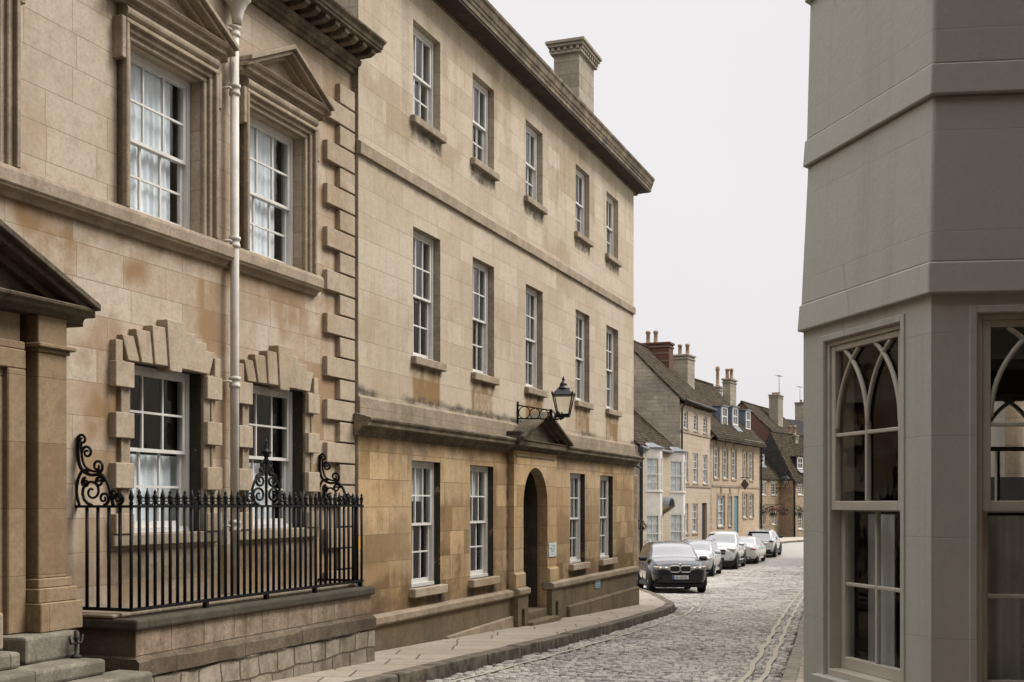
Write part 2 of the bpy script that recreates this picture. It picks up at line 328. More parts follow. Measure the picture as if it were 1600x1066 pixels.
def tag(o, label=None, cat=None, group=None, kind=None):
    if label: o['label'] = label
    if cat: o['category'] = cat
    if group: o['group'] = group
    if kind: o['kind'] = kind
    return o

# ------------------------------------------------------------------ frames: a vertical plane standing along the street
class Frame:
    """local x along the facade (away from the camera), y into the building, z = height relative to the eye"""
    def __init__(s, P, ang):
        s.P = P; s.ang = ang; s.d = (sin(ang), cos(ang)); s.n = (cos(ang), -sin(ang))
    def hit(s, x, e=0.):
        k = (x-CX)/F
        Y = (s.P[0]*s.n[0]+s.P[1]*s.n[1]+e)/(k*s.n[0]+s.n[1])
        return (k*Y-s.P[0])*s.d[0]+(Y-s.P[1])*s.d[1], Y
    def t(s, x, e=0.): return s.hit(x, e)[0]
    def z(s, x, y, e=0.): return (HY-y)/F*s.hit(x, e)[1]
    def side(s, x, t=0.):
        """on the end wall at local x=t: local y (into the building) and depth Y for a pixel column"""
        k = (x-CX)/F; bx = s.P[0]+t*s.d[0]; by = s.P[1]+t*s.d[1]; lx, ly = -s.n[0], -s.n[1]
        q = (k*by-bx)/(lx-k*ly); return q, by+q*ly
    def world(s, t, y=0., z=0.): return (s.P[0]+t*s.d[0]-y*s.n[0], s.P[1]+t*s.d[1]-y*s.n[1], EYE+z)
    def root(s, name, label, cat, base, t=0., y=0., group=None):
        o = bpy.data.objects.new(name, None); COL.objects.link(o); o.empty_display_size = .3
        o.location = s.world(t, y, base); o.rotation_euler = (0, 0, pi/2-s.ang)
        s_off = (-t, -y, -base); o['_'] = 0; del o['_']
        o.empty_display_type = 'PLAIN_AXES'; OFF[o.name] = s_off
        return tag(o, label, cat, group)
    def matrix(s): return Matrix.Translation((s.P[0], s.P[1], EYE)) @ Matrix.Rotation(pi/2-s.ang, 4, 'Z')
OFF = {}
def part(root, name, mb, mat, **k): return mb.build(name, mat, root, loc=OFF[root.name], **k)
def wroot(name, label, cat, loc, group=None, rz=0.):
    """an Empty standing free in the world"""
    o = bpy.data.objects.new(name, None); COL.objects.link(o); o.location = loc; o.rotation_euler = (0, 0, rz); o.empty_display_size = .2
    OFF[o.name] = (0, 0, 0)
    return tag(o, label, cat, group)
def single(fr, name, mb, mat, label, cat, group=None, kind=None, **k):
    """a one-mesh thing modelled in a frame; its origin is moved to its own base"""
    v = np.array(mb.v); c = (v[:, 0].mean(), v[:, 1].mean(), v[:, 2].min())
    mb.v = [(p[0]-c[0], p[1]-c[1], p[2]-c[2]) for p in mb.v]
    o = mb.build(name, mat, **k); o.location = fr.world(*c) if fr else c
    if fr: o.rotation_euler = (0, 0, pi/2-fr.ang)
    return tag(o, label, cat, group, kind)

# value noise for stain masks
_L = RNG.rand(64, 64)
def vnoise(x, y):
    x = np.asarray(x, float); y = np.asarray(y, float); xi = np.floor(x).astype(int); yi = np.floor(y).astype(int)
    fx = x-xi; fy = y-yi; fx = fx*fx*(3-2*fx); fy = fy*fy*(3-2*fy)
    g = lambda a, b: _L[a % 64, b % 64]
    return (g(xi, yi)*(1-fx)+g(xi+1, yi)*fx)*(1-fy)+(g(xi, yi+1)*(1-fx)+g(xi+1, yi+1)*fx)*fy
def sstep(a, b, x): t = np.clip((np.asarray(x, float)-a)/(b-a), 0, 1); return t*t*(3-2*t)
def box_mask(x, z, x0, x1, z0, z1, s=.06):
    return sstep(x0-s, x0+s, x)*(1-sstep(x1-s, x1+s, x))*sstep(z0-s, z0+s, z)*(1-sstep(z1-s, z1+s, z))

def wall_grid(x0, x1, z0, z1, holes, step=.06, y=0., depth=.28, stain=None, soot=None, clip=None):
    """front face of a wall as a fine grid with rectangular openings and their reveals"""
    def axis(a, b, es):
        keys = sorted({a, b, *[e for e in es if a < e < b]}); out = []
        for p, q in zip(keys[:-1], keys[1:]):
            n = max(1, int(math.ceil((q-p)/step))); out += [p+(q-p)*i/n for i in range(n)]
        return np.array(out+[b])
    xs = axis(x0, x1, [h[0] for h in holes]+[h[1] for h in holes]); zs = axis(z0, z1, [h[2] for h in holes]+[h[3] for h in holes])
    X, Z = np.meshgrid(xs, zs, indexing='ij'); nx, nz = len(xs), len(zs)
    m = MB(); m.v = [(float(a), y, float(b)) for a, b in zip(X.ravel(), Z.ravel())]
    cx = (xs[:-1]+xs[1:])/2; cz = (zs[:-1]+zs[1:])/2
    keep = np.ones((nx-1, nz-1), bool)
    for h in holes: keep &= ~(((cx > h[0]) & (cx < h[1]))[:, None] & ((cz > h[2]) & (cz < h[3]))[None, :])
    for i, j in zip(*np.nonzero(keep)): m.f.append((int(i*nz+j), int((i+1)*nz+j), int((i+1)*nz+j+1), int(i*nz+j+1)))
    crust = []
    for h in holes:
        a, b, c, d = h[:4]
        n_r = len(m.v)
        for q in (((a,y,c),(a,y,d),(a,y+depth,d),(a,y+depth,c)), ((b,y,c),(b,y+depth,c),(b,y+depth,d),(b,y,d)),
                  ((a,y,d),(b,y,d),(b,y+depth,d),(a,y+depth,d)), ((a,y,c),(a,y+depth,c),(b,y+depth,c),(b,y,c))):
            o = len(m.v); m.v += list(q); m.f.append((o, o+1, o+2, o+3))
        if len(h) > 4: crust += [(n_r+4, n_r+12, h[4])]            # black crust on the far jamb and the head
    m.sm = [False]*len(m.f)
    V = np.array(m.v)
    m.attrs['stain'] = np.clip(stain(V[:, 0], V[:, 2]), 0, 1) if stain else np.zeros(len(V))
    m.attrs['soot'] = np.clip(soot(V[:, 0], V[:, 2]), 0, 1) if soot else np.zeros(len(V))  # on the left house this holds soot plus painted shade
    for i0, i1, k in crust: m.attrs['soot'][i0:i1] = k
    return m

def spiral(cx, cz, r0, r1, a0, turns, n=22, y=0.):
    return [(cx+(r0+(r1-r0)*i/n)*cos(a0+2*pi*turns*i/n), y, cz+(r0+(r1-r0)*i/n)*sin(a0+2*pi*turns*i/n)) for i in range(n+1)]

# ------------------------------------------------------------------ sash windows
def sash(root, x0, x1, z0, z1, rec, cols=3, ru=2, rl=2, fw=.055, bar=.022, mat='white', glass='glass', y=0., xf=None, name='window', split=.5, stile=.045, blind=None):
    f = MB(); g = MB(); a = y+rec
    f.box(x0, x0+fw, a, a+.11, z0, z1).box(x1-fw, x1, a, a+.11, z0, z1).box(x0+fw, x1-fw, a, a+.11, z1-fw, z1).box(x0+fw, x1-fw, a-.03, a+.11, z0, z0+.05)
    xa, xb, za, zb = x0+fw, x1-fw, z0+.05, z1-fw; zm = za+(zb-za)*split
    for k, (p, q, yy, rows) in enumerate(((zm-.02, zb, a+.012, ru), (za, zm+.02, a+.052, rl))):
        lo = stile+.015 if k else stile*.75
        f.box(xa, xa+stile, yy, yy+.036, p, q).box(xb-stile, xb, yy, yy+.036, p, q)
        f.box(xa+stile, xb-stile, yy, yy+.036, p, p+lo).box(xa+stile, xb-stile, yy, yy+.036, q-stile*.8, q)
        ga, gb, gc, gd = xa+stile, xb-stile, p+lo, q-stile*.8
        for c in range(1, cols): xx = ga+(gb-ga)*c/cols; f.box(xx-bar/2, xx+bar/2, yy+.004, yy+.03, gc, gd)
        for r in range(1, rows):
            zz = gc+(gd-gc)*r/rows
            for c in range(cols):
                u = ga+(gb-ga)*c/cols+(bar/2 if c else 0); v = ga+(gb-ga)*(c+1)/cols-(bar/2 if c < cols-1 else 0)
                f.box(u, v, yy+.004, yy+.03, zz-bar/2, zz+bar/2)
        g.quad((ga, yy+.02, gc), (gb, yy+.02, gc), (gb, yy+.02, gd), (ga, yy+.02, gd))
    if xf is not None: f.xf(xf); g.xf(xf)
    wo = part(root, name, f, M[mat])
    g.build('pane', M[glass], wo, norm=False)
    if blind:
        bl = MB().quad((xa, a+.125, za+(zb-za)*blind[1]), (xb, a+.125, za+(zb-za)*blind[1]), (xb, a+.125, zb), (xa, a+.125, zb))
        if xf is not None: bl.xf(xf)
        bl.build('blind', M[blind[0]], wo, norm=False)
    return wo
def sill(root, win, x0, x1, z, t, proj, mat, y=0., bevel=.012):
    return MB().box(x0, x1, y-proj, y+.1, z-t, z).build('sill', mat, win, bevel=bevel)
def curtain_mesh(x0, x1, z0, z1, y, amp=.025, folds=7, gather=0.):
    m = MB(); n = folds*6; k = 10
    ph = random.random()*6
    for j in range(k+1):
        zz = z0+(z1-z0)*j/k; g = gather*(1-((j/k-.35)*1.6)**2) if gather else 0
        for i in range(n+1):
            u = i/n; xx = x0+(x1-x0)*u*(1-g)
            m.v.append((xx, y+amp*sin(2*pi*folds*u+ph+.5*sin(5*u+ph)+.02*j)+amp*.5*sin(2*pi*folds*.43*u), zz))
    for j in range(k):
        for i in range(n): m.f.append((j*(n+1)+i, j*(n+1)+i+1, (j+1)*(n+1)+i+1, (j+1)*(n+1)+i)); m.sm.append(True)
    return m

# ground heights along the view axis (relative to the eye)
_RY = [-60, 0, 40, 48, 56, 64, 72, 82, 93, 120, 300, 900]; _RZ = [.4, -1.53, -2.95, -3.13, -3.23, -3.26, -3.2, -3.08, -2.9, -2.7, -2.7, -2.7]
def road_z(Y): return np.interp(Y, _RY, _RZ)
PAVE = .13
# ================================================================== the setting: ground, road, pavements
PHI = atan((1498-CX)/F); H0 = 7.3
FA = Frame((-cos(PHI)*H0, sin(PHI)*H0), PHI)
def fa_world(t, y): return (FA.P[0]+t*FA.d[0]-y*FA.n[0], FA.P[1]+t*FA.d[1]-y*FA.n[1])
def resample(pts, step):
    out = []; P = [Vector(p) for p in pts]
    for i in range(len(P)-1):
        p0, p1, p2, p3 = P[max(i-1, 0)], P[i], P[i+1], P[min(i+2, len(P)-1)]
        n = max(2, int((p2-p1).length/step))
        for k in range(n):
            u = k/n
            out.append(.5*((2*p1)+(p2-p0)*u+(2*p0-5*p1+4*p2-p3)*u*u+(3*p1-p0-3*p2+p3)*u**3))
    return out+[P[-1]]
KL = resample([fa_world(-12, -1.6), fa_world(0, -1.6), fa_world(12, -1.6), fa_world(18, -1.56), (3.17, 25.5), (3.72, 27.6), (4.04, 29.4), (4.16, 31.9), (4.26, 34), (4.32, 38), (4.45, 43.5), (5.5, 48.5), (6.85, 52), (8.5, 57),
               (10.2, 62), (12.0, 67), (13.3, 70.5), (14.9, 75), (16.9, 80), (18.8, 85), (20.6, 89.5), (23.2, 92.3), (27, 94.5), (34, 97.5)], .45)
KR = resample([(-1.6, -12), (.1, 0), (1.55, 8), (3.02, 13.3), (4.3, 18.1), (5.95, 24.4), (9.15, 36.2), (12.2, 47), (16, 59), (20, 71), (25, 80), (33, 86)], .6)
def normals(pl):
    out = []
    for i in range(len(pl)):
        t = pl[min(i+1, len(pl)-1)]-pl[max(i-1, 0)]; t.normalize(); out.append(Vector((-t.y, t.x)))
    return out
NL, NR = normals(KL), normals(KR)
def strip(pl, nr, a, b, dz, mb=None, i0=0, i1=None, jit=0.):
    mb = mb or MB(); n0 = len(mb.v); pts = list(zip(pl, nr))[i0:i1]
    for p, n in pts:
        for q in (a, b):
            w = p+n*q; mb.v.append((w.x, w.y, EYE+float(road_z(w.y))+dz))
    for i in range(len(pts)-1): mb.f.append((n0+2*i, n0+2*i+1, n0+2*i+3, n0+2*i+2)); mb.sm.append(False)
    return mb
# one ground sheet to the horizon
g = MB(); ys = list(range(-60, 140, 4))+[160, 300, 900]
for yy in ys:
    for xx in (-600, 700): g.v.append((xx, yy, EYE+float(road_z(yy))-.09))
for i in range(len(ys)-1): g.f.append((2*i, 2*i+1, 2*i+3, 2*i+2)); g.sm.append(False)
tag(g.build('ground', M['ground']), kind='structure')
# road bed between the two kerbs, then the individual setts as far as they can be told apart
def xl(Y): return float(np.interp(Y, [p.y for p in KL], [p.x for p in KL]))
def xr(Y): return float(np.interp(Y, [p.y for p in KR], [p.x for p in KR]))
def road_sheet(name, Y0, Y1, mat, dz):
    m = MB(); n = int((Y1-Y0)/1.)+1
    for i in range(n):
        Y = Y0+(Y1-Y0)*i/(n-1); a, b = xl(Y)-.05, xr(Y)+.3
        for k in range(5): m.v.append((a+(b-a)*k/4, Y, EYE+float(road_z(Y))+dz))
    for i in range(n-1):
        for k in range(4): m.f.append((i*5+k, i*5+k+1, i*5+k+6, i*5+k+5)); m.sm.append(False)
    return tag(m.build(name, mat), kind='structure')
road_sheet('road', -10, 62, M['joint'], -.03)
road_sheet('far_road', 62, 92, M['road'], -.004)
def setts():
    vs = []; fs = []; tone = []; st = []
    ang = rad(17.5); du, dv = (sin(ang), cos(ang)), (cos(ang), -sin(ang))
    v = 8.0; row = 0
    while v < 78:
        rowh = .088*(1+.16*(random.random()-.5)) if v < 30 else .12
        u = -12+random.random()*.2; wob = random.random()*9
        while u < 16:
            wd = (.068+.042*random.random() if random.random() > .1 else .14)*(1 if v < 30 else 1.55)
            vv = v+.05*sin(u*1.1+wob)+.025*(random.random()-.5)
            cxm = (u+wd/2)*dv[0]+vv*du[0]; cym = (u+wd/2)*dv[1]+vv*du[1]
            if 8.5 < cym < 62 and xl(cym)+.08 < cxm < xr(cym)-.03 and -.30 < cxm/cym < .262:
                hw, hh = wd/2-.005-random.random()*.005, rowh/2-.008-random.random()*.006
                rot = .12*(random.random()-.5); z = EYE+float(road_z(cym))+.016*(random.random()-.5)-(.03*random.random() if random.random() < .22 else 0)
                tx, ty = .05*(random.random()-.5), .05*(random.random()-.5)
                o = len(vs)
                for (sc_, dz) in ((1, -.045), (1, -.008), (.86, .006)):
                    for a, b in ((-1, -1), (1, -1), (1, 1), (-1, 1)):
                        lu, lv = a*hw*sc_, b*hh*sc_; lu, lv = lu-lv*rot, lv+lu*rot
                        vs.append((cxm+lu*dv[0]+lv*du[0], cym+lu*dv[1]+lv*du[1], z+dz+lu*tx+lv*ty))
                for L in (0, 4):
                    for k in range(4): fs.append((o+L+k, o+L+(k+1) % 4, o+L+4+(k+1) % 4, o+L+4+k))
                fs.append((o+8, o+9, o+10, o+11))
                tn = min(1, max(0, random.random()**1.5*.8+.55*(float(vnoise(cxm*1.3, cym*.9))-.5)+.1)); tone += [tn]*12; st += [1. if random.random() < .012 else 0.]*12
            u += wd
        v += rowh; row += 1
    m = MB(); m.v = vs; m.f = fs; m.sm = [True]*len(fs); m.attrs = {'tone': tone, 'stain': st}
    o = m.build('cobblestones', M['setts'], norm=False)
    tag(o, 'uneven grey stone setts paving the street', 'cobblestones', kind='stuff')
setts()
# left pavement (top sheet) and kerb of separate worn stones; right pavement and its low kerb
pv = strip(KL, NL, .22, 5.2, PAVE)
o = tag(pv.build('pavement', M['flags']), kind='structure')
kb = MB()
def kerb(mb, pl, nr, w, h, i0, i1, top, side):
    i = i0
    while i < i1-2:
        n = random.choice((2, 2, 3)); j = min(i+n, i1-1); a = .006+.01*random.random()
        dz = .012*(random.random()-.5); dn = .015*(random.random()-.5)
        lo = []; hi = []
        for k in (i, j):
            sgn = 1 if k == i else -1
            t = pl[j]-pl[i]; t.normalize(); p = pl[k]+t*a*sgn; n_ = nr[k]
            for q, zz, L in ((0+dn, -.1, lo), (w, -.1, lo)):
                ww = p+n_*q*side; L.append((ww.x, ww.y, EYE+float(road_z(ww.y))+zz))
            for q in (dn+.012, w):
                ww = p+n_*q*side; hi.append((ww.x, ww.y, EYE+float(road_z(ww.y))+top+dz))
        mb.hull([lo[0], lo[1], lo[3], lo[2]], [hi[0], hi[1], hi[3], hi[2]]); i = j
kerb(kb, KL, NL, .235, 0, 0, len(KL), PAVE+.008, 1)
tag(kb.build('kerb', M['kerb'], bevel=.014, seg=2), kind='structure')
kb = MB(); kerb(kb, KR, NR, .18, 0, 0, len(KR), .05, -1); tag(kb.build('kerb', M['kerb_pale'], bevel=.014, seg=2), kind='structure')
tag(strip(KR, NR, -3.4, -.16, .045).build('right_pavement', M['flags']), kind='structure')
# road markings: worn yellow lines lying on the setts, waving with them
ym = MB()
def yline(pl, nr, off, i0, i1, wdt=.075):
    n0 = len(ym.v); c = 0
    for k in range(i0, i1):
        for s_ in (-.5, .5):
            w_ = pl[k]+nr[k]*(off+s_*wdt+.02*sin(k*1.7)+.012*(random.random()-.5)); ym.v.append((w_.x, w_.y, EYE+float(road_z(w_.y))+.0195))
        c += 1
    for k in range(c-1): ym.f.append((n0+2*k, n0+2*k+1, n0+2*k+3, n0+2*k+2)); ym.sm.append(False)
iL = [i for i, p in enumerate(KL) if 9 < p.y < 34]; iR = [i for i, p in enumerate(KR) if 9 < p.y < 60]
yline(KL, NL, -.42, iL[0], iL[-1], .055); yline(KL, NL, -.60, [i for i in iL if KL[i].y > 27.5][0], iL[-3], .055)
yline(KR, NR, .21, iR[0], iR[-1], .065); yline(KR, NR, .41, iR[0], iR[-1], .065)
tag(ym.build('road_markings', M['yellow']), kind='structure')

# ================================================================== left ashlar house (A)
yA = .10                                              # its wall face, a little behind the next house
eA = -yA
xAB = FA.t(560)                                       # party line
A = FA.root('stone_house', 'weathered ashlar house with pedimented upper windows and stepped keystones behind the iron railing', 'house', float(road_z(10))+PAVE-.05, 9, 3)
wa0, wa1 = FA.t(210, -.02), FA.t(314, eA)
wb0, wb1 = FA.t(395, -.02), FA.t(473, eA)
wz0, wc1 = FA.z(330, 371, -.0), None
zt_up = FA.z(212, 64, -.03); zb_up = wz0+.01
zt_lo, zb_lo = 1.36, -.28
w00, w01 = FA.t(22, eA)-1.27, FA.t(22, eA)-.2
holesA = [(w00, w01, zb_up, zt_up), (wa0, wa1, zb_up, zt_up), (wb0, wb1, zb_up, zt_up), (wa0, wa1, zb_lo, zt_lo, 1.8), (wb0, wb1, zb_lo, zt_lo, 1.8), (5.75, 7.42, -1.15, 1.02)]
cz0 = 5.60
zc = wz0-.19                                          # underside of the sill course
def pxm(fr, e, x, z, x0, x1, y0, y1, s=.07, wx=.25, wz=.25):
    """soft irregular patch of staining, given where it sits on the wall"""
    xm_ = (x0+x1)/2; ym_ = (y0+y1)/2
    xw = x+wx*(vnoise(x*2.3+1, z*2.7+4)-.5)+wx*.5*(vnoise(x*7, z*6)-.5); zw = z+wz*(vnoise(x*2.9+7, z*2.1)-.5)+wz*.6*(vnoise(x*8+3, z*1.2)-.5)
    return box_mask(xw, zw, fr.t(x0, e), fr.t(x1, e), fr.z(xm_, y1, e), fr.z(xm_, y0, e), s)
PA = [(20, 78, 290, 345, .9), (78, 130, 300, 330, .55), (60, 150, 345, 430, .85), (125, 150, 300, 420, .6), (150, 200, 330, 390, .45), (195, 240, 395, 445, .75), (318, 356, 385, 560, .7), (250, 320, 340, 365, .35),
      (118, 190, 515, 600, .55), (122, 190, 590, 690, .8), (125, 190, 700, 900, .5), (328, 358, 600, 900, .55), (372, 392, 600, 900, .6), (372, 400, 430, 600, .35), (395, 480, 455, 520, .65), (470, 512, 520, 640, .45),
      (485, 553, 520, 900, .55), (505, 553, 120, 520, .30), (120, 250, 850, 960, .5), (250, 520, 845, 930, .45), (205, 340, 850, 900, .4), (20, 60, 60, 130, .12), (230, 262, 0, 60, .3), (300, 360, 240, 360, .3), (440, 500, 60, 120, .3), (378, 400, 100, 250, .2)]
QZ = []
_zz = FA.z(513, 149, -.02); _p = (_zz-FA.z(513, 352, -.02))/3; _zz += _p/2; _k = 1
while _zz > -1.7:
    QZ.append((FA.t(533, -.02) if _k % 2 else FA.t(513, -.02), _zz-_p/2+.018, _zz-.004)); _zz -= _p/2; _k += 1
def stain_and_shadeA(x, z):
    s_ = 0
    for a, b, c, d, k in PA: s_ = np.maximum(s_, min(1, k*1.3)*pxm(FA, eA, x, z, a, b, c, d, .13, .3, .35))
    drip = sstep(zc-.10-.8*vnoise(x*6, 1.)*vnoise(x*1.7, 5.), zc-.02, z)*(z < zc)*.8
    for q0, z0_, z1_ in QZ: s_ = np.maximum(s_, box_mask(x, z, q0-.12+.08*vnoise(z*9, 3.), q0+.02, z0_-.06, z1_-.04, .04)*.7)  # grime plus painted shade along the left of each quoin
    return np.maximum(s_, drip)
def soot_and_shadeA(x, z):
    s_ = box_mask(x, z, -10, 20, cz0-.10, 6, .05)*.7*vnoise(x*3, z)+box_mask(x, z, -10, FA.t(505), zc-.09, zc, .03)*.5*vnoise(x*4, 2.)  # dark under the cornice holds soot plus painted shade
    for q0, z0_, z1_ in QZ: s_ = s_+box_mask(x, z+.03*vnoise(x*14, 1.), q0, xAB, z0_-.05, z0_+.02, .02)*.55  # grime plus painted shade beneath each quoin
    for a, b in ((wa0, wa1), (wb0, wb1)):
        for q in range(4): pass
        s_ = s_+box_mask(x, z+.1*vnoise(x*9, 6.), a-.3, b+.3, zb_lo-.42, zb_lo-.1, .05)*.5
        s_ = s_+box_mask(x, z, a-.33, a-.24, zb_lo, zt_lo, .04)*.3  # grime and shade painted beside the window blocks
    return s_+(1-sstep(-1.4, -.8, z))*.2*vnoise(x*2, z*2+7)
part(A, 'wall', wall_grid(6.9, xAB-.002, -2.1, 6.0, holesA[1:5]+[(6.9, 7.42, -1.15, 1.02), (6.9, w01, zb_up, zt_up)], .04, yA, .3, stain_and_shadeA, soot_and_shadeA), M['ashlar_left'])
part(A, 'end_wall', wall_grid(-15, 6.899, -2.1, 6.0, [(5.75, 6.899, -1.15, 1.02), (w00, 6.899, zb_up, zt_up)], .6, yA, .3), M['ashlar_left'])
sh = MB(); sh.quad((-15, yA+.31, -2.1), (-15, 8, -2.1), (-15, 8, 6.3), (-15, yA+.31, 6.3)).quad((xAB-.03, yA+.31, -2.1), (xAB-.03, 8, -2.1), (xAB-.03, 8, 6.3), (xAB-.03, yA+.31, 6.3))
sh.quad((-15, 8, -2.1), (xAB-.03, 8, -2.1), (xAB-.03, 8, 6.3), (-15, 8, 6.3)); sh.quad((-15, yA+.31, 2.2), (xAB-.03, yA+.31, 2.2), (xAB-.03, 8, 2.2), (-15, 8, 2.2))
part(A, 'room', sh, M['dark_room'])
rf = MB(); rf.prism([(yA+.4, 6.3), (4.3, 8.2), (8.2, 6.3)], -15, xAB-.03, 'x'); part(A, 'roof', rf, M['stone_slate'])
part(A, 'parapet', MB().box(-15, xAB-.01, yA+.02, yA+.4, 5.985, 6.42), M['stack'], bevel=.02)
# cornice with modillions
cn = MB(); xe = FA.t(602, .35)
cn.prism([(yA+.01, cz0), (.055, cz0), (.05, cz0+.05), (.01, cz0+.055), (-.0, cz0+.09), (-.03, cz0+.1), (-.045, cz0+.155), (yA+.01, cz0+.155)], -7, xAB+.02, 'x')
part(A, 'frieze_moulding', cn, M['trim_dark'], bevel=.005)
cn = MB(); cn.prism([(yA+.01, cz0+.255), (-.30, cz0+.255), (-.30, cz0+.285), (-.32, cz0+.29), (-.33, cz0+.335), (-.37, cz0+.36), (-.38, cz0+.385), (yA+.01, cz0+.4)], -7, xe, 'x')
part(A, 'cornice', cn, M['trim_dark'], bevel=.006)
md = MB(); xx = xAB-.02
while xx > 5: md.prism([(yA, cz0+.153), (-.2, cz0+.165), (-.265, cz0+.2), (-.265, cz0+.258), (yA, cz0+.258)], xx-.11, xx, 'x'); xx -= .235
part(A, 'modillion_row', md, M['trim_dark'], bevel=.008)
# sill course
sc_ = MB(); xs1 = FA.t(505, .02)
sc_.prism([(yA+.05, zc-.05), (.06, zc-.05), (.04, zc), (-.01, zc+.01), (-.02, zc+.035), (-.035, zc+.04), (-.035, wz0-.045), (-.02, wz0-.004), (yA+.05, wz0+.004)], -7, xs1, 'x')
part(A, 'sill_course', sc_, M['trim'], bevel=.008)
# pedimented upper windows
def aedicule(xa, xb, zb, zt, ped=True):
    aw = .155
    ar = MB()
    for k, (o_, yy) in enumerate(((0, yA-.04), (.055, yA-.075), (.11, yA-.12))):
        w_ = aw-o_
        ar.box(xa-aw, xa-o_, yy, yA+.02, zb, zt+o_+.0).box(xb+o_, xb+aw, yy, yA+.02, zb, zt+o_)
        ar.box(xa-aw, xb+aw, yy, yA+.02, zt+o_, zt+aw)
    ear = .06
    ar.box(xa-aw-ear, xa-aw, yA-.115, yA+.02, zt-.24, zt+aw).box(xb+aw, xb+aw+ear, yA-.115, yA+.02, zt-.24, zt+aw)
    a = part(A, 'architrave', ar, M['trim'], bevel=.008)
    z1 = zt+aw
    cu = MB(); n = 8
    cu.prism([(yA+.02, z1)]+[(yA-.05-.085*sin(pi*i/n), z1+.13*(1-cos(pi*i/n))/2) for i in range(n+1)]+[(yA+.02, z1+.13)], xa-aw, xb+aw, 'x', smooth=False)
    cu.build('cushion_frieze', M['trim'], a)
    z2 = z1+.13; ov = .15; L, Rr = xa-aw-ov, xb+aw+ov; c = (xa+xb)/2; rise = .47*(Rr-L)/2*1.02
    pd = MB()
    prof = [(yA+.02, 0), (yA-.09, 0), (yA-.10, .03), (yA-.17, .04), (yA-.175, .09), (yA-.21, .1), (yA-.235, .135), (yA+.02, .135)]
    pd.prism([(p, q+z2) for p, q in prof], L+.06, Rr-.06, 'x')
    tz = z2+.13
    pd.prism([(L+.1, tz-.01), (Rr-.1, tz-.01), (c, tz+rise-.06)], yA-.05, yA+.02)      # tympanum
    for s_, p0 in ((1, L), (-1, Rr)):
        for (o_, th, yo) in ((0, .055, -.27), (.055, .05, -.225), (.105, .05, -.13)):
            za = tz-o_*1.05+.03; zr = tz+rise-o_*1.05+.03
            pd.prism([(p0, za-th), (c, zr-th), (c, zr), (p0, za)] if s_ > 0 else [(c, zr-th), (p0, za-th), (p0, za), (c, zr)], yA+yo, yA+.02)
    part(A, 'pediment', pd, M['trim'], bevel=.006)
for a, b in ((w00, w01), (wa0, wa1), (wb0, wb1)): aedicule(a, b, wz0, zt_up)
winA = []
for a, b in ((w00, w01), (wa0, wa1), (wb0, wb1)): winA.append(sash(A, a+.005, b-.005, zb_up, zt_up, .13, 3, 2, 2, y=yA, glass='glass_old', split=.47))
for a, b in ((wa0, wa1), (wb0, wb1)):
    wn = sash(A, a+.005, b-.005, zb_lo, zt_lo, .14, 3, 2, 2, y=yA, glass='glass_old'); winA.append(wn)
    sill(A, wn, a-.27, b+.27, zb_lo, .12, .07, M['trim'], y=yA)
part(A, 'door', MB().box(5.7, 7.5, yA+.24, yA+.3, -1.15, 1.1).box(5.95, 6.5, yA+.22, yA+.25, -.9, 0).box(6.75, 7.25, yA+.22, yA+.25, -.9, 0).box(6.75, 7.25, yA+.22, yA+.25, .15, .9), M['dark_wood'], bevel=.01)
# blocked surrounds and fanned keystones of the lower windows
zbl = [FA.z(191, y_, -.01) for y_ in (564, 604, 644, 684, 723, 763, 803, 845)]
lvl = [(zbl[1], zbl[0]), (zbl[3], zbl[2]), (zbl[5], zbl[4]), (zb_lo, zbl[6])]
for a, b in ((wa0, wa1), (wb0, wb1)):
    for s_, p in ((-1, a), (1, b)):
        for q0, q1 in lvl:
            part(A, 'surround_block', MB().box(min(p, p+s_*.265), max(p, p+s_*.265), yA-.085, yA+.05, q0, q1), M['trim_pale'], bevel=.006)
        part(A, 'architrave_strip', MB().box(min(p, p+s_*.115), max(p, p+s_*.115), yA-.035, yA+.04, zb_lo, zt_lo).box(min(p+s_*.115, p+s_*.15), max(p+s_*.115, p+s_*.15), yA-.05, yA+.04, zb_lo, zt_lo), M['trim'], bevel=.006)
    c = (a+b)/2; hw = (b-a)/2
    fr_ = [0, .09/.54, .28/.54, .44/.54, .60/.54]; tp = [0, .145, .35, .57, .74]; hh = [.46, .375, .31, .235]; pr = [.125, .105, .085, .065]
    for k in range(4):
        for s_ in ((1,) if k == 0 else (-1, 1)):
            zt_ = zt_lo+hh[k]; z0_ = zt_lo-(.045 if k == 0 else 0)
            if k == 0: poly = [(c-hw*fr_[1], z0_), (c+hw*fr_[1], z0_), (c+tp[1], zt_), (c-tp[1], zt_)]
            else: poly = [(c+s_*hw*fr_[k], z0_), (c+s_*hw*fr_[k+1], z0_), (c+s_*tp[k+1], zt_), (c+s_*tp[k], zt_)]
            part(A, 'keystone' if k == 0 else 'arch_stone', MB().prism(poly, yA-pr[k], yA+.04), M['trim_pale'], bevel=.006)
    for s_ in (-1, 1):
        x_ = c+s_*(hw+.2); part(A, 'springer_block', MB().box(x_-.05, x_+.05, yA-.07, yA+.05, lvl[0][1], lvl[0][1]+.2), M['trim_pale'], bevel=.006)
# quoins
q_t = FA.z(513, 149, -.02); pitch = (q_t-FA.z(513, 352, -.02))/3; xq0, xq1 = FA.t(513, -.02), FA.t(533, -.02)
zz = q_t+pitch/2; k = 1
while zz > -1.7:
    x0_ = xq1 if k % 2 else xq0
    part(A, 'quoin', MB().box(x0_, xAB-.03, yA-.068, yA+.04, zz-pitch/2+.018, zz-.004), M['trim_pale'], bevel=.006); zz -= pitch/2; k += 1
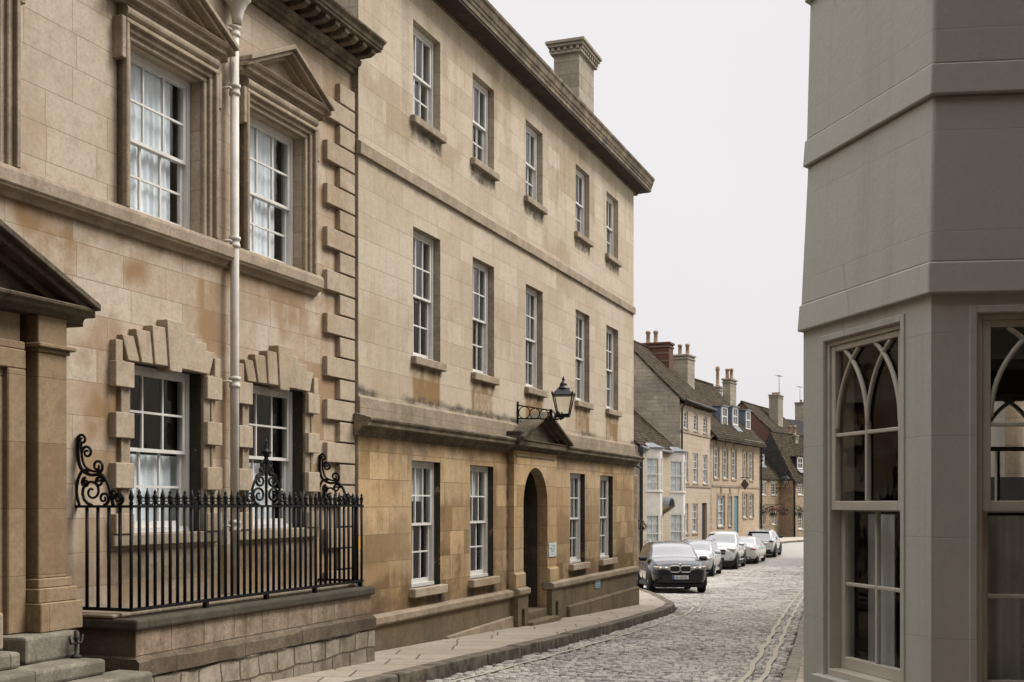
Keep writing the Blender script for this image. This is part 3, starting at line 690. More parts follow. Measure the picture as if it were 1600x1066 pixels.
# cream downpipe
px_ = FA.t(363, -.02); py_ = yA-.11; dp = MB(); ztop = FA.z(363, 38, 0)
dp.lathe([(.046, -1.0), (.046, ztop)], (px_, py_, 0), 14)
pipe = part(A, 'drainpipe', dp, M['pipe'])
for y_ in (48, 140, 378, 597, 822):
    z_ = FA.z(363, y_, 0)
    MB().lathe([(.048, z_-.06), (.06, z_-.055), (.06, z_-.025), (.053, z_-.02), (.053, z_+.02), (.064, z_+.025), (.064, z_+.055), (.048, z_+.06)], (px_, py_, 0), 14).tube([(px_-.1, yA, z_), (px_-.1, py_, z_), (px_, py_, z_)], .014).build('pipe_collar', M['pipe'], pipe)
MB().lathe([(.05, ztop), (.06, ztop+.08), (.075, ztop+.15), (.12, ztop+.24), (.15, ztop+.27), (.15, ztop+.33), (.17, ztop+.35), (.17, ztop+.42), (.13, ztop+.42)], (px_, py_-.03, 0), 16).build('hopper_head', M['pipe'], pipe)
# porch: pilasters, entablature, pediment, door surround
pc = 6.6; prt = 8.15-pc
for s_ in (-1, 1):
    po = MB()
    a, b = sorted((pc+s_*(prt-.34), pc+s_*prt)); po.box(a, b, -.15, yA+.01, -.62, 1.27)
    po.box(a-.03, b+.03, -.18, yA+.01, -.70, -.62).box(a-.06, b+.06, -.21, yA+.01, -.82, -.70).box(a-.08, b+.08, -.25, yA+.01, -1.06, -.82)
    po.box(a, b, -.15, yA+.01, 1.34, 1.58).box(a-.02, b+.02, -.17, yA+.01, 1.27, 1.305).box(a-.05, b+.05, -.21, yA+.01, 1.305, 1.34)
    part(A, 'pilaster', po, M['trim_porch'], bevel=.008)
po = MB().box(pc-prt+.42, pc+prt-.42, -.04, yA+.01, 1.34, 1.58).box(pc-prt+.42, pc+prt-.42, -.09, yA+.01, 1.27, 1.34)
for o_, yy, in ((.0, -.05), (.07, -.10), (.16, -.04)):
    for s_ in (-1, 1):
        a, b = sorted((pc+s_*(.86+o_), pc+s_*(1.13))); po.box(a, b, yy, yA+.01, -1.06, 1.04+o_*1.0)
    po.box(pc-1.13, pc+1.13, yy, yA+.01, 1.04+o_, 1.27)
part(A, 'door_surround', po, M['trim_porch'], bevel=.01)
zc_ = 1.58; L, Rr = pc-prt-.22, pc+prt+.22
pd = MB().prism([(yA, zc_), (-.16, zc_), (-.18, zc_+.03), (-.25, zc_+.04), (-.26, zc_+.075), (-.29, zc_+.08), (-.30, zc_+.115), (yA, zc_+.12)], L+.03, Rr-.03, 'x')
rise = .80
pd.prism([(L+.1, zc_+.1), (Rr-.1, zc_+.1), (pc, zc_+rise-.03)], -.06, yA)
for s_, p0 in ((1, L), (-1, Rr)):
    for o_, th, yo in ((0, .06, -.33), (.06, .06, -.27), (.12, .07, -.14)):
        za, zr = zc_+.155-o_*.98, zc_+rise+.1-o_*.98
        pd.prism([(p0, za-th), (pc, zr-th), (pc, zr), (p0, za)] if s_ > 0 else [(pc, zr-th), (p0, za-th), (p0, za), (pc, zr)], yo, yA)
part(A, 'porch_pediment', pd, M['trim_brown'], bevel=.008)
a, b = FA.t(40, .36), FA.t(126, .36)
part(A, 'porch_plinth', MB().box(a, b, -.36, yA, -1.279, -1.062), M['step'], bevel=.025, seg=2)
part(A, 'porch_plinth', MB().box(2*pc-b, 2*pc-a, -.36, yA, -1.279, -1.062), M['step'], bevel=.025, seg=2)
part(A, 'jamb_plinth', MB().box(a-.42, a-.06, -.20, yA, -1.16, -.86), M['trim'], bevel=.02, seg=2)

# entrance steps
st = FA.root('entrance_steps', 'worn stone entrance steps below the pedimented porch at the left edge', 'steps', float(road_z(9))+PAVE-.02, 6.6, -1)
tw = [(FA.t(33, .44), -.44, -1.152), (FA.t(166, .68), -.68, -1.281), (FA.t(240, .94), -.94, -1.41), (FA.t(240, .94)+.3, -1.2, -1.54), (FA.t(240, .94)+.6, -1.45, -1.66)]
for k, (xr_, yf, z_) in enumerate(tw):
    part(st, 'step', MB().box(2*pc-xr_, xr_, yf, yA if k == 0 else tw[k-1][1]+.1, z_-(.128 if k < 3 else .22), z_), M['step'], bevel=.025, seg=2)
bs = MB(); bx, by = FA.t(119, .42), -.42; bz = -1.281
bs.lathe([(.05, bz), (.05, bz+.02), (.018, bz+.035), (.016, bz+.15), (.03, bz+.17), (.02, bz+.19), (.02, bz+.24)], (bx, by, 0), 10).tube([(bx-.09, by, bz+.2), (bx-.07, by, bz+.13), (bx+.07, by, bz+.13), (bx+.09, by, bz+.2)], .012)
bs.xf(Matrix.Translation((bx, by, bz)) @ Matrix.Diagonal((.9, .9, .95, 1)) @ Matrix.Translation((-bx, -by, -bz)))
single(FA, 'boot_scraper', bs, M['rust'], 'small black iron boot scraper standing on the stone step', 'boot scraper')

# dwarf wall that carries the railing
RY, WY = -.5, -.6
xw0, xw1 = FA.t(212, .6), FA.t(580, .6)
zcop = -1.0
dw = FA.root('dwarf_wall', 'low weathered stone wall with dark mossy coping that carries the iron railing', 'wall', float(road_z(13))+PAVE-.03, (xw0+xw1)/2, -.25)
def grid_noise(x, z, s=1.): return vnoise(x*s, z*s)
part(dw, 'coping', MB().box(xw0-.05, xw1+.03, WY-.05, yA-.002, zcop-.10, zcop), M['coping'], bevel=.025, seg=2)
part(dw, 'ledge', MB().box(xw0-.05, xw1, RY+.10, yA-.003, zcop+.001, zcop+.035), M['trim'], bevel=.01)
part(dw, 'upper_course', MB().box(xw0, xw1, WY, yA-.004, -1.47, zcop-.10), M['wall_band'], bevel=.01)
def band(z0, z1, mat, yo, name, x1, ph, sag=0.):
    m = MB(); n = 46
    zt = [z1+.03*(vnoise(i*.35+ph, 3.)-.5)-sag*(1-i/n) for i in range(n+1)]
    for i in range(n+1):
        x_ = xw0-.04+(x1-xw0+.04)*i/n; yf = WY-yo+.03*(vnoise(i*.6+ph, 8.)-.5)
        m.v += [(x_, yf, z0), (x_, yf, zt[i]-.03), (x_, yf+.035, zt[i]), (x_, yA-.005, zt[i])]
    for i in range(n):
        for k in range(3): m.f.append((i*4+k, i*4+4+k, i*4+5+k, i*4+1+k)); m.sm.append(False)
    m.f.append((0, 1, 2, 3)); m.f.append((n*4+3, n*4+2, n*4+1, n*4)); m.sm += [False, False]
    return part(dw, name, m, mat)
band(-1.51, -1.345, M['coping_brown'], .055, 'weathered_string', xw1+.04, 2., .0)
band(-2.2, -1.50, M['rubble'], .03, 'patched_footing', xw1+.02, 7.)

# iron railing: every bar its own part, with spear and urn heads
rl = FA.root('iron_railing', 'black wrought iron railing with spear heads and scrollwork on the low stone wall', 'railing', zcop, (FA.t(205, .5)+FA.t(565, .5))/2, RY)
xr0, xr1 = FA.t(205, .5), FA.t(565, .5); zr0, zr1 = -.93, -.02
part(rl, 'top_rail', MB().box(xr0-.02, xr1+.02, RY-.02, RY+.02, zr1-.012, zr1+.012).box(xr0-.02, xr0+.02, RY+.02, yA, zr1-.012, zr1+.012).box(xr1-.02, xr1+.02, RY+.02, yA, zr1-.012, zr1+.012), M['iron'])
part(rl, 'bottom_rail', MB().box(xr0-.02, xr1+.02, RY-.02, RY+.02, zr0-.014, zr0+.014).box(xr0-.02, xr0+.02, RY+.02, yA, zr0-.014, zr0+.014).box(xr1-.02, xr1+.02, RY+.02, yA, zr0-.014, zr0+.014), M['iron'])
def bar_mesh(kind):
    m = MB().lathe([(.0158, zr0+.01), (.0158, zr1+.01)], n=6)
    if kind == 'spear': m.lathe([(.012, zr1), (.02, zr1+.03), (.013, zr1+.045), (.024, zr1+.075), (.02, zr1+.1), (.003, zr1+.165)], n=8)
    elif kind == 'urn': m.lathe([(.012, zr1), (.012, zr1+.04), (.022, zr1+.05), (.012, zr1+.062), (.026, zr1+.085), (.018, zr1+.105), (.011, zr1+.11), (.016, zr1+.125), (.003, zr1+.155)], n=8)
    return m
protos = {k: bar_mesh(k) for k in ('spear', 'urn', 'plain')}
made = {}
def bar(x_, y_, kind):
    if kind not in made: o = part(rl, 'bar', protos[kind], M['iron']); made[kind] = o
    else: o = made[kind].copy(); COL.objects.link(o); o.parent = rl
    f = OFF[rl.name]; o.location = (f[0]+x_, f[1]+y_, f[2])
xm = FA.t(416, .5); nb = 39
fzs = [MB(), MB()]
for i in range(nb+1):
    x_ = xr0+(xr1-xr0)*i/nb
    near = abs(x_-xm) < .30
    bar(x_, RY, 'plain' if near else ('spear' if i % 2 == 0 else 'urn'))
    if i < nb and not near and x_ > xr0+.1:
        c_ = x_+(xr1-xr0)/nb/2; fz = fzs[x_ > xm]; fz.tube([(c_+.034*cos(a), RY, zr1+.047+.034*sin(a)) for a in np.linspace(0, 2*pi, 11)[:-1]], .0075, 5, closed=True)
        fz.box(c_-.056, c_+.056, RY-.006, RY+.006, zr1+.042, zr1+.052)
for fz in fzs: part(rl, 'ring_frieze', fz, M['iron'])
for i in range(1, 5):
    bar(xr0, RY+(yA-RY)*i/5, 'plain'); bar(xr1, RY+(yA-RY)*i/5, 'spear' if i % 2 else 'urn')
for x_ in (xr0+1.1, xm, xm+1.0, xr1-.03):
    part(rl, 'foot', MB().box(x_-.022, x_+.022, RY-.022, RY+.022, zcop+.002, zr0), M['iron'])
pm = MB().box(xr1-.10, xr1-.03, RY+.03, RY+.06, zcop+.04, zr1); part(rl, 'end_post', pm, M['iron'])
def scrolls(spec, mb, r=.0145):
    for (cx, cz, r0, r1, a0, tr) in spec: mb.tube(spiral(cx, cz, r0, r1, a0, tr), [r*(1-.35*i/22) for i in range(23)], 6)
cp = MB(); z_ = zr1+.012
for s_ in (-1, 1):
    scrolls([(s_*.105, z_+.10, .10, .018, -pi/2, s_*1.6), (s_*.085, z_+.255, .075, .012, pi/2 if s_ > 0 else pi/2, -s_*1.5), (s_*.235, z_+.07, .07, .014, -pi/2 if s_ > 0 else -pi/2, -s_*1.5),
             (s_*.05, z_+.36, .045, .01, -pi/2, s_*1.4), (s_*.045, z_+.43, .035, .01, -pi/2, s_*1.3)], cp)
    cp.tube([(s_*x1_, 0, z_+z1_) for x1_, z1_ in ((.17, 0), (.205, .08), (.2, .17), (.165, .25), (.11, .3), (.05, .33), (.03, .38), (.025, .46))], .013, 6)
cp.lathe([(.012, z_), (.014, z_+.3), (.022, z_+.34), (.014, z_+.38), (.02, z_+.43), (.04, z_+.45), (.018, z_+.49), (.03, z_+.53), (.058, z_+.55), (.03, z_+.575), (.018, z_+.6), (.024, z_+.62), (.01, z_+.64), (.014, z_+.66), (.002, z_+.7)], n=10)
cp.xf(Matrix.Translation((xm, RY, 0)) @ Matrix.Diagonal((1.3, 1, 1, 1))); part(rl, 'scroll_crest', cp, M['iron'])
def end_scroll(xp):
    m = MB(); D = yA-RY-.02                           # built with u = distance from the wall, then turned onto the return rail
    out = [(.02, .62), (.015, .45), (.05, .33), (.15, .27), (.27, .27), (.34, .2), (.38, .08), (.4, 0)]
    m.tube([(p.x, 0, z_+p.y) for p in resample(out, .02)], .017, 6); m.tube([(p.x, 0, z_+p.y) for p in resample([(.03, 0), (.0, .12), (.02, .24), (.07, .31), (.13, .3)], .02)], .014, 6); m.tube([(p.x, 0, z_+p.y) for p in resample([(.05, .55), (.06, .43), (.1, .34), (.19, .3), (.26, .31)], .02)], .012, 6)
    scrolls([(.06, z_+.585, .05, .01, pi, -1.3), (.115, z_+.47, .06, .012, pi, -1.4), (.23, z_+.345, .065, .012, -pi/2, 1.35), (.17, z_+.12, .12, .018, -pi/2, -1.6), (.25, z_+.205, .05, .01, 0, 1.5),
             (.30, z_+.06, .06, .012, -pi/2, 1.4), (.10, z_+.20, .045, .01, pi/2, 1.3), (.46, z_+.06, .055, .012, -pi/2, 1.5), (.41, z_+.10, .04, .01, -pi/2, -1.3)], m)
    m.xf(Matrix.Translation((xp, yA-.005, 0)) @ Matrix.Rotation(-pi/2, 4, 'Z'))
    part(rl, 'scroll_bracket', m, M['iron'])
end_scroll(xr0); end_scroll(xr1)
xt_ = FA.t(554, .45); zt_ = FA.z(554, 848, .45)
single(FA, 'warning_tag', MB().box(xt_-.035, xt_+.01, RY-.025, RY-.018, zt_-.075, zt_+.075), M['yellow_tag'], 'small yellow tag fixed to the right end of the black railing', 'tag')

# curtains of this house
def add_curtain(fr, x0, x1, z0, z1, y, label, mat='curtain', **k):
    k.setdefault('amp', .014); k.setdefault('folds', 10)
    single(fr, 'curtain', curtain_mesh(x0, x1, z0, z1, y, **k), M[mat], label, 'curtain', norm=False)
add_curtain(FA, wa0+.03, wa0+.86*(wa1-wa0), zb_up+.12, zt_up-.02, yA+.27, 'white net curtain in the upper window left of the cream downpipe')
add_curtain(FA, wb0+.03, wb0+.82*(wb1-wb0), zb_up+.03, zt_up-.02, yA+.27, 'white net curtain in the upper window right of the cream downpipe')
add_curtain(FA, wa0+.03, wa1-.03, zb_lo+.03, zb_lo+.78, yA+.30, 'half height white curtain in the lower window left of the downpipe', folds=9)
add_curtain(FA, wb0+.03, wb0+.85*(wb1-wb0), zb_lo+.03, zb_lo+.76, yA+.30, 'half height white curtain in the lower window behind the railing crest', folds=8)

# ================================================================== three-storey ashlar house (B)
xB1 = FA.t(990)
B = FA.root('stone_house', 'tall three storey pale ashlar house with ochre ground floor, arched doorway and flat cornice', 'house', float(road_z(22))+PAVE-.05, 20.5, 3)
cols_ = [(644, 688), (737, 772), (820, 848), (898, 921), (946, 966)]
WB = [(FA.t(a+1.5), FA.t(b)) for a, b in cols_]
WG = [(FA.t(a+1.5), FA.t(b)) for a, b in [(641.5, 688), (733, 771), (889, 914), (936, 957.5)]]
zT = (FA.z(644, 181), FA.z(644, 28)); zM = (FA.z(642, 556), FA.z(643, 352)); zG = (FA.z(641, 920), FA.z(641, 719))
zgc = 1.06                                            # ground-floor cornice
pa, pb_ = FA.t(803, .1), FA.t(870, .1); pcx = (pa+pb_)/2
da, db = FA.t(818, .1)+.0, FA.t(855.5, .1)
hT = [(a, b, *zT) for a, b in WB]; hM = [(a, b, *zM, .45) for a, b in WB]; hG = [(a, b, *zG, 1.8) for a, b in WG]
def stainB(x, z):
    s_ = 0
    for k, (a, b) in enumerate(WB):
        zz_ = z+.22*(vnoise(x*11+k, 1.)-.5)+.1*vnoise(x*25, 4.)
        s_ = s_+box_mask(x+.05*(vnoise(z*6, k)-.5), zz_, a-.02, b-.04, zM[0]-.62, zM[0]-.1, .03)*1.1
    for a, b, c, d, k in ((566, 640, 120, 200, .3), (640, 720, 200, 260, .25), (700, 740, 60, 110, .25), (760, 830, 130, 190, .3), (860, 930, 240, 330, .35), (566, 640, 470, 560, .25), (690, 740, 420, 520, .2), (770, 830, 480, 560, .25), (570, 650, 560, 640, .2), (850, 900, 380, 450, .3)):
        s_ = s_+k*pxm(FA, 0, x, z, a, b, c, d, .15, .5, .5)
    return s_
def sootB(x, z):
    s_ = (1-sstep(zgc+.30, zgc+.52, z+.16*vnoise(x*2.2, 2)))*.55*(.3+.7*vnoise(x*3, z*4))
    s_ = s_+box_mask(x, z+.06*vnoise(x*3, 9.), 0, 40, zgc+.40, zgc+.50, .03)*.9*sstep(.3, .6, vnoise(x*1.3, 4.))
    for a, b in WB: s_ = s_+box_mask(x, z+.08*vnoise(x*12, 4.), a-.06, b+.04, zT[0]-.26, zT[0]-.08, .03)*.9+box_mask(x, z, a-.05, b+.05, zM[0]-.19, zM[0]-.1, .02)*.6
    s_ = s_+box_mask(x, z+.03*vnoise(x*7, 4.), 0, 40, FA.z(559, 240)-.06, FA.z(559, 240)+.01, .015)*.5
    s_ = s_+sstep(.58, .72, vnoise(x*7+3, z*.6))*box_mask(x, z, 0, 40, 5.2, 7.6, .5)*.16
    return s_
zst = (FA.z(559, 240), FA.z(559, 219))
part(B, 'upper_wall', wall_grid(xAB, xB1, zgc, 7.56, hT+hM, .05, 0, .32, stainB, sootB), M['ashlar_pale'])
def stainG(x, z):
    s_ = box_mask(x, z+.5*(vnoise(x*1.8, 3.)-.5), 0, 40, -2.7, zG[0]+.15, .35)*.75
    for a, b, c, d, k in ((566, 640, 800, 870, .6), (600, 640, 700, 760, .5), (690, 735, 780, 900, .55), (690, 720, 860, 920, .8), (770, 795, 740, 900, .5), (566, 600, 690, 730, .4), (870, 890, 800, 880, .5), (915, 936, 760, 870, .45), (960, 988, 760, 880, .5), (570, 640, 900, 970, .7), (700, 800, 690, 715, .5)):
        s_ = s_+k*pxm(FA, 0, x, z, a, b, c, d, .08, .2, .25)
    for a, b in WG: s_ = s_+box_mask(x+.1*(vnoise(z*5, 2)-.5), z, a-.1, b+.1, -1.6, zG[0]-.1, .05)*.9
    return s_
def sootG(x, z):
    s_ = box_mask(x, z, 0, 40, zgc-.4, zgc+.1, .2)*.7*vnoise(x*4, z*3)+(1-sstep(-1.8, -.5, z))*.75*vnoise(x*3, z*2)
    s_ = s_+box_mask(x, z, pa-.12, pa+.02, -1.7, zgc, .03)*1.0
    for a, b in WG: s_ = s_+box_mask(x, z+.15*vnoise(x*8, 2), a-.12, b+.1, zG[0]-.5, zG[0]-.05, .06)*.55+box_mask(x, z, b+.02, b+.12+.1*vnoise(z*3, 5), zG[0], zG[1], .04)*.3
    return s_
part(B, 'ground_storey_wall', wall_grid(xAB, xB1, -2.75, zgc, hG+[(da-.03, db+.03, -2.75, .75)], .05, 0, .32, stainG, sootG), M['ashlar_ochre'])
part(B, 'side_wall', MB().quad((xAB, 0, -2.6), (xAB, 8, -2.6), (xAB, 8, 7.55), (xAB, 0, 7.55)), M['gable_stone'])
part(B, 'side_wall', MB().quad((xB1, 0, -2.75), (xB1, 8, -2.75), (xB1, 8, 7.55), (xB1, 0, 7.55)), M['gable_stone'])
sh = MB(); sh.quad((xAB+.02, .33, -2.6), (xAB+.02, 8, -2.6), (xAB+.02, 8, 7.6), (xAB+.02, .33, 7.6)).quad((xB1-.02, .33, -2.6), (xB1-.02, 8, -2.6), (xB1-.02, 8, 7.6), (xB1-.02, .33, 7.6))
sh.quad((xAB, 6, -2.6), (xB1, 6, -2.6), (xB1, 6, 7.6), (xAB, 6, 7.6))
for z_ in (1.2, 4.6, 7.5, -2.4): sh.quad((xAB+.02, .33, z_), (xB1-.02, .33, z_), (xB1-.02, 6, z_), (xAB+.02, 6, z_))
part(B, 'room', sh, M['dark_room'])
part(B, 'roof', MB().prism([(.3, 7.87), (4.2, 8.9), (8.2, 7.87)], xAB+.05, xB1-.1, 'x'), M['stone_slate'])
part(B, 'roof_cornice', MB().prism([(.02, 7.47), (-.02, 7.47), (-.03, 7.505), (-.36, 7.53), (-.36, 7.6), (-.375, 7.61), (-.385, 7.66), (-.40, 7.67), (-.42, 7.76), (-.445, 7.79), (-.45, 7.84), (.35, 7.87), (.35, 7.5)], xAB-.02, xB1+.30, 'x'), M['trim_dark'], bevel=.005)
part(B, 'soffit', MB().box(xAB, xB1+.2, -.345, -.031, 7.49, 7.53), M['trim_black'])  # dark strip: soot plus shade painted under the cornice
part(B, 'string_course', MB().prism([(.02, zst[0]), (-.045, zst[0]), (-.05, zst[1]-.02), (-.03, zst[1]), (.02, zst[1]+.01)], xAB-.02, xB1+.03, 'x'), M['trim'], bevel=.005)
part(B, 'middle_cornice', MB().prism([(.02, zgc-.17), (-.025, zgc-.17), (-.03, zgc-.12), (-.075, zgc-.10), (-.085, zgc-.06), (-.19, zgc-.045), (-.195, zgc+.0), (-.225, zgc+.03), (-.235, zgc+.06), (.02, zgc+.13)], xAB-.09, xB1+.17, 'x'), M['trim_dark'], bevel=.005)
part(B, 'blocking_course', MB().prism([(.02, zgc+.1), (-.03, zgc+.1), (-.03, zgc+.33), (-.0, zgc+.37), (.02, zgc+.37)], xAB-.01, xB1+.015, 'x'), M['trim_sooty'], bevel=.006)
# plinth
zp = FA.z(583, 962)
for a, b, b2 in ((xAB, pa-.02, pa-.02), (pb_+.02, xB1+.02, xB1+.04)):
    part(B, 'plinth', MB().box(a, b, -.06, .02, -2.75, zp-.12), M['plinth'], bevel=.01)
    part(B, 'plinth_band', MB().prism([(.02, zp-.14), (-.09, zp-.14), (-.125, zp-.11), (-.125, zp-.02), (-.06, zp+.005), (.02, zp+.01)], a, b2, 'x'), M['trim'], bevel=.008)
fx0 = FA.t(890, .12)
part(B, 'footing', MB().hull([(fx0, -.13, -2.8), (xB1+.06, -.13, -2.8), (xB1+.06, .02, -2.8), (fx0, .02, -2.8)], [(fx0, -.13, -2.02), (xB1+.06, -.13, -1.98), (xB1+.06, .02, -1.94), (fx0, .02, -1.98)]), M['plinth'], bevel=.02)
part(B, 'kerb_plinth', MB().hull([(FA.t(690), -.11, -2.6), (pa-.03, -.11, -2.6), (pa-.03, .02, -2.6), (FA.t(690), .02, -2.6)], [(FA.t(690), -.11, -1.99), (pa-.03, -.11, -1.93), (pa-.03, .02, -1.93), (FA.t(690), .02, -1.99)]), M['trim'], bevel=.015)
# windows
winB = []
for (a, b) in WB:
    wn = sash(B, a+.005, b-.005, zT[0], zT[1], .11, 3, 1, 2, fw=.06, split=.52); winB.append(wn); sill(B, wn, a-.1, b+.06, zT[0], .115, .085, M['trim'])
for (a, b) in WB:
    wn = sash(B, a+.005, b-.005, zM[0], zM[1], .11, 3, 2, 2, fw=.06); winB.append(wn); sill(B, wn, a-.07, b+.06, zM[0], .12, .085, M['trim'])
for (a, b) in WG:
    wn = sash(B, a+.005, b-.005, zG[0], zG[1], .10, 3, 2, 2, fw=.06); winB.append(wn); sill(B, wn, a-.07, b+.07, zG[0], .13, .10, M['trim_pale'])
# arched portal
def arch_panel(x0, x1, z0, z1, a, b, zs, y0, y1, n=24):
    """a slab with a round-headed opening a..b springing at zs"""
    m = MB(); r = (b-a)/2; c = (a+b)/2
    m.box(x0, a, y0, y1, z0, zs).box(b, x1, y0, y1, z0, zs)
    m.box(x0, a, y0, y1, zs, z1).box(b, x1, y0, y1, zs, z1)
    for i in range(n):
        p, q = pi-pi*i/n, pi-pi*(i+1)/n
        xa, za, xb, zb = c+r*cos(p), zs+r*sin(p), c+r*cos(q), zs+r*sin(q)
        for yy in (y0, y1): m.quad((xa, yy, za), (xb, yy, zb), (xb, yy, z1), (xa, yy, z1))
        m.quad((xa, y0, za), (xa, y1, za), (xb, y1, zb), (xb, y0, zb))
    return m
zap = FA.z(836, 731, .1); rr = (db-da)/2
part(B, 'portal', arch_panel(pa, pb_, -2.75, zgc-.12, da, db, zap-rr, -.10, .1), M['ashlar_ochre'])
part(B, 'door_recess', arch_panel(da-.02, db+.02, -2.75, .74, da, db, zap-rr, .101, 1.0), M['trim_black'])  # coloured near-black for the shade deep inside the doorway
part(B, 'portal_moulding', MB().box(pa+.12, pb_-.12, -.115, -.098, zap+.17, zap+.19), M['trim_dark'])
dr = MB().box(da-.02, db+.02, 1.0, 1.06, -2.5, .85)
for i in range(1, 7): x_ = da+(db-da)*i/7; dr.box(x_-.008, x_+.008, .99, 1.01, -2.2, .8)
dr.box((da+db)/2-.03, (da+db)/2+.03, .98, 1.01, -2.2, .8)
door = part(B, 'door', dr, M['dark_wood'])
MB().lathe([(.03, .0), (.03, .03), (.02, .05)], ((da+db)/2+.12, .92, -1.15), 10, 'y').build('handle', M['rust'], door)
def pier(x0, x1):
    base = float(road_z(20.5))+PAVE-.1
    c = (x0+x1)/2; w_ = min(.085, (x1-x0)*.27)
    m = arch_panel(x0-.03, x1+.03, base, zp-.10, c-w_, c+w_, zp-.42, -.19, -.085, 10)
    p_ = part(B, 'pier_base', m, M['plinth'])
    MB().prism([(.0, zp-.11), (-.2, zp-.11), (-.235, zp-.08), (-.235, zp-.0), (-.16, zp+.03), (0, zp+.03)], x0-.05, x1+.05, 'x').build('pier_band', M['trim'], p_, bevel=.008)
    MB().prism([(0, zp+.03), (-.15, zp+.03), (-.15, zp+.26), (-.13, zp+.29), (0, zp+.29)], x0-.02, x1+.02, 'x').build('pier_block', M['ashlar_ochre'], p_, bevel=.01)
    MB().box(c-w_-.01, c+w_+.01, -.09, -.08, base, zp-.2).build('niche_back', M['dark_wood'], p_)
pier(pa, da-.03); pier(db+.03, pb_)
ds = FA.z(835, 958, .2); gd = float(road_z(20.6))+PAVE
part(B, 'doorstep', MB().box(da-.02, db+.02, -.1, 1.0, -2.5, gd+.20), M['plinth'], bevel=.015)
part(B, 'doorstep', MB().box(da-.05, db+.08, -.30, -.1, -2.6, gd+.05), M['plinth'], bevel=.015)
L, Rr = pa-.16, pb_+.22
pd = MB().prism([(.0, zgc-.05), (-.26, zgc-.05), (-.27, zgc+.03), (-.30, zgc+.06), (0, zgc+.09)], L, Rr, 'x')
c = pcx+.03; rise = .50
pd.prism([(L+.1, zgc+.06), (Rr-.1, zgc+.06), (c, zgc+rise-.02)], -.12, 0)
for s_, p0 in ((1, L-.03), (-1, Rr+.03)):
    for o_, th, yo in ((0, .06, -.36), (.06, .05, -.3), (.11, .05, -.2)):
        za, zr = zgc+.11-o_, zgc+rise+.12-o_
        pd.prism([(p0, za-th), (c, zr-th), (c, zr), (p0, za)] if s_ > 0 else [(c, zr-th), (p0, za-th), (p0, za), (c, zr)], yo, 0)
part(B, 'portal_pediment', pd, M['trim_brown'], bevel=.008)
part(B, 'pediment_plinth', MB().box(L-.02, L+.22, -.3, -.0, zgc+.085, zgc+.2), M['trim_black'], bevel=.015)
# signs
sx_, sz_ = (FA.t(857.5, .11), FA.t(869, .11)), (FA.z(863, 870, .11), FA.z(863, 848.5, .11))
sg = FA.root('sign_plaque', 'small white notice plate beside the arched doorway', 'sign', sz_[0], sx_[0], -.11)
part(sg, 'plate', MB().box(sx_[0], sx_[1], -.118, -.104, sz_[0], sz_[1]), M['sign_white'], bevel=.003)
ln = MB(); sw, shh = sx_[1]-sx_[0], sz_[1]-sz_[0]
for u0, u1, v0, v1 in ((.18, .32, .55, .66), (.45, .8, .78, .8), (.45, .75, .72, .74), (.45, .82, .57, .59), (.25, .7, .46, .475), (.3, .62, .4, .415), (.25, .5, .84, .86), (.35, .6, .2, .215)):
    ln.box(sx_[0]+sw*u0, sx_[0]+sw*u1, -.121, -.117, sz_[0]+shh*v0, sz_[0]+shh*v1)
part(sg, 'lettering', ln, M['ink'])
bx_, bz_ = (FA.t(930, .07), FA.t(937.5, .07)), (FA.z(934, 919, .07), FA.z(934, 905.5, .07))
sg = FA.root('street_notice', 'small pale blue notice plate fixed under the plinth band', 'sign', bz_[0], bx_[0], -.07)
part(sg, 'plate', MB().box(bx_[0], bx_[1], -.078, -.063, bz_[0], bz_[1]), M['sign_blue'], bevel=.003)
ln = MB(); sw, shh = bx_[1]-bx_[0], bz_[1]-bz_[0]
for v in (.68, .38, .15): ln.box(bx_[0]+sw*.15, bx_[1]-sw*.15, -.081, -.077, bz_[0]+shh*v, bz_[0]+shh*(v+.08))
part(sg, 'lettering', ln, M['ink'])
# blinds and curtains
add_curtain(FA, WG[0][0]+.08, WG[0][1]-.05, zG[0]+(zG[1]-zG[0])*.68, zG[1]-.05, .26, 'white half blind in the ground floor window nearest the railing', 'blind', amp=.006, folds=3)
add_curtain(FA, WG[1][0]+.08, WG[1][1]-.05, zG[0]+(zG[1]-zG[0])*.72, zG[1]-.05, .26, 'white half blind in the ground floor window left of the arched door', 'blind', amp=.006, folds=3)
for k, (i, f_, lab) in enumerate(((0, .62, 'leftmost'), (1, .55, 'second from left'), (2, .6, 'middle'))):
    add_curtain(FA, WB[i][0]+.05, WB[i][0]+f_*(WB[i][1]-WB[i][0]), zT[0]+.05, zT[1]-.05, .26, 'pale curtain in the %s top floor window under the cornice' % lab, folds=4)
add_curtain(FA, WB[0][0]+.05, WB[0][0]+.55*(WB[0][1]-WB[0][0]), (zM[0]+zM[1])/2+.1, zM[1]-.05, .26, 'pale blind in the middle floor window above the left ground floor window', 'blind', amp=.006, folds=3)
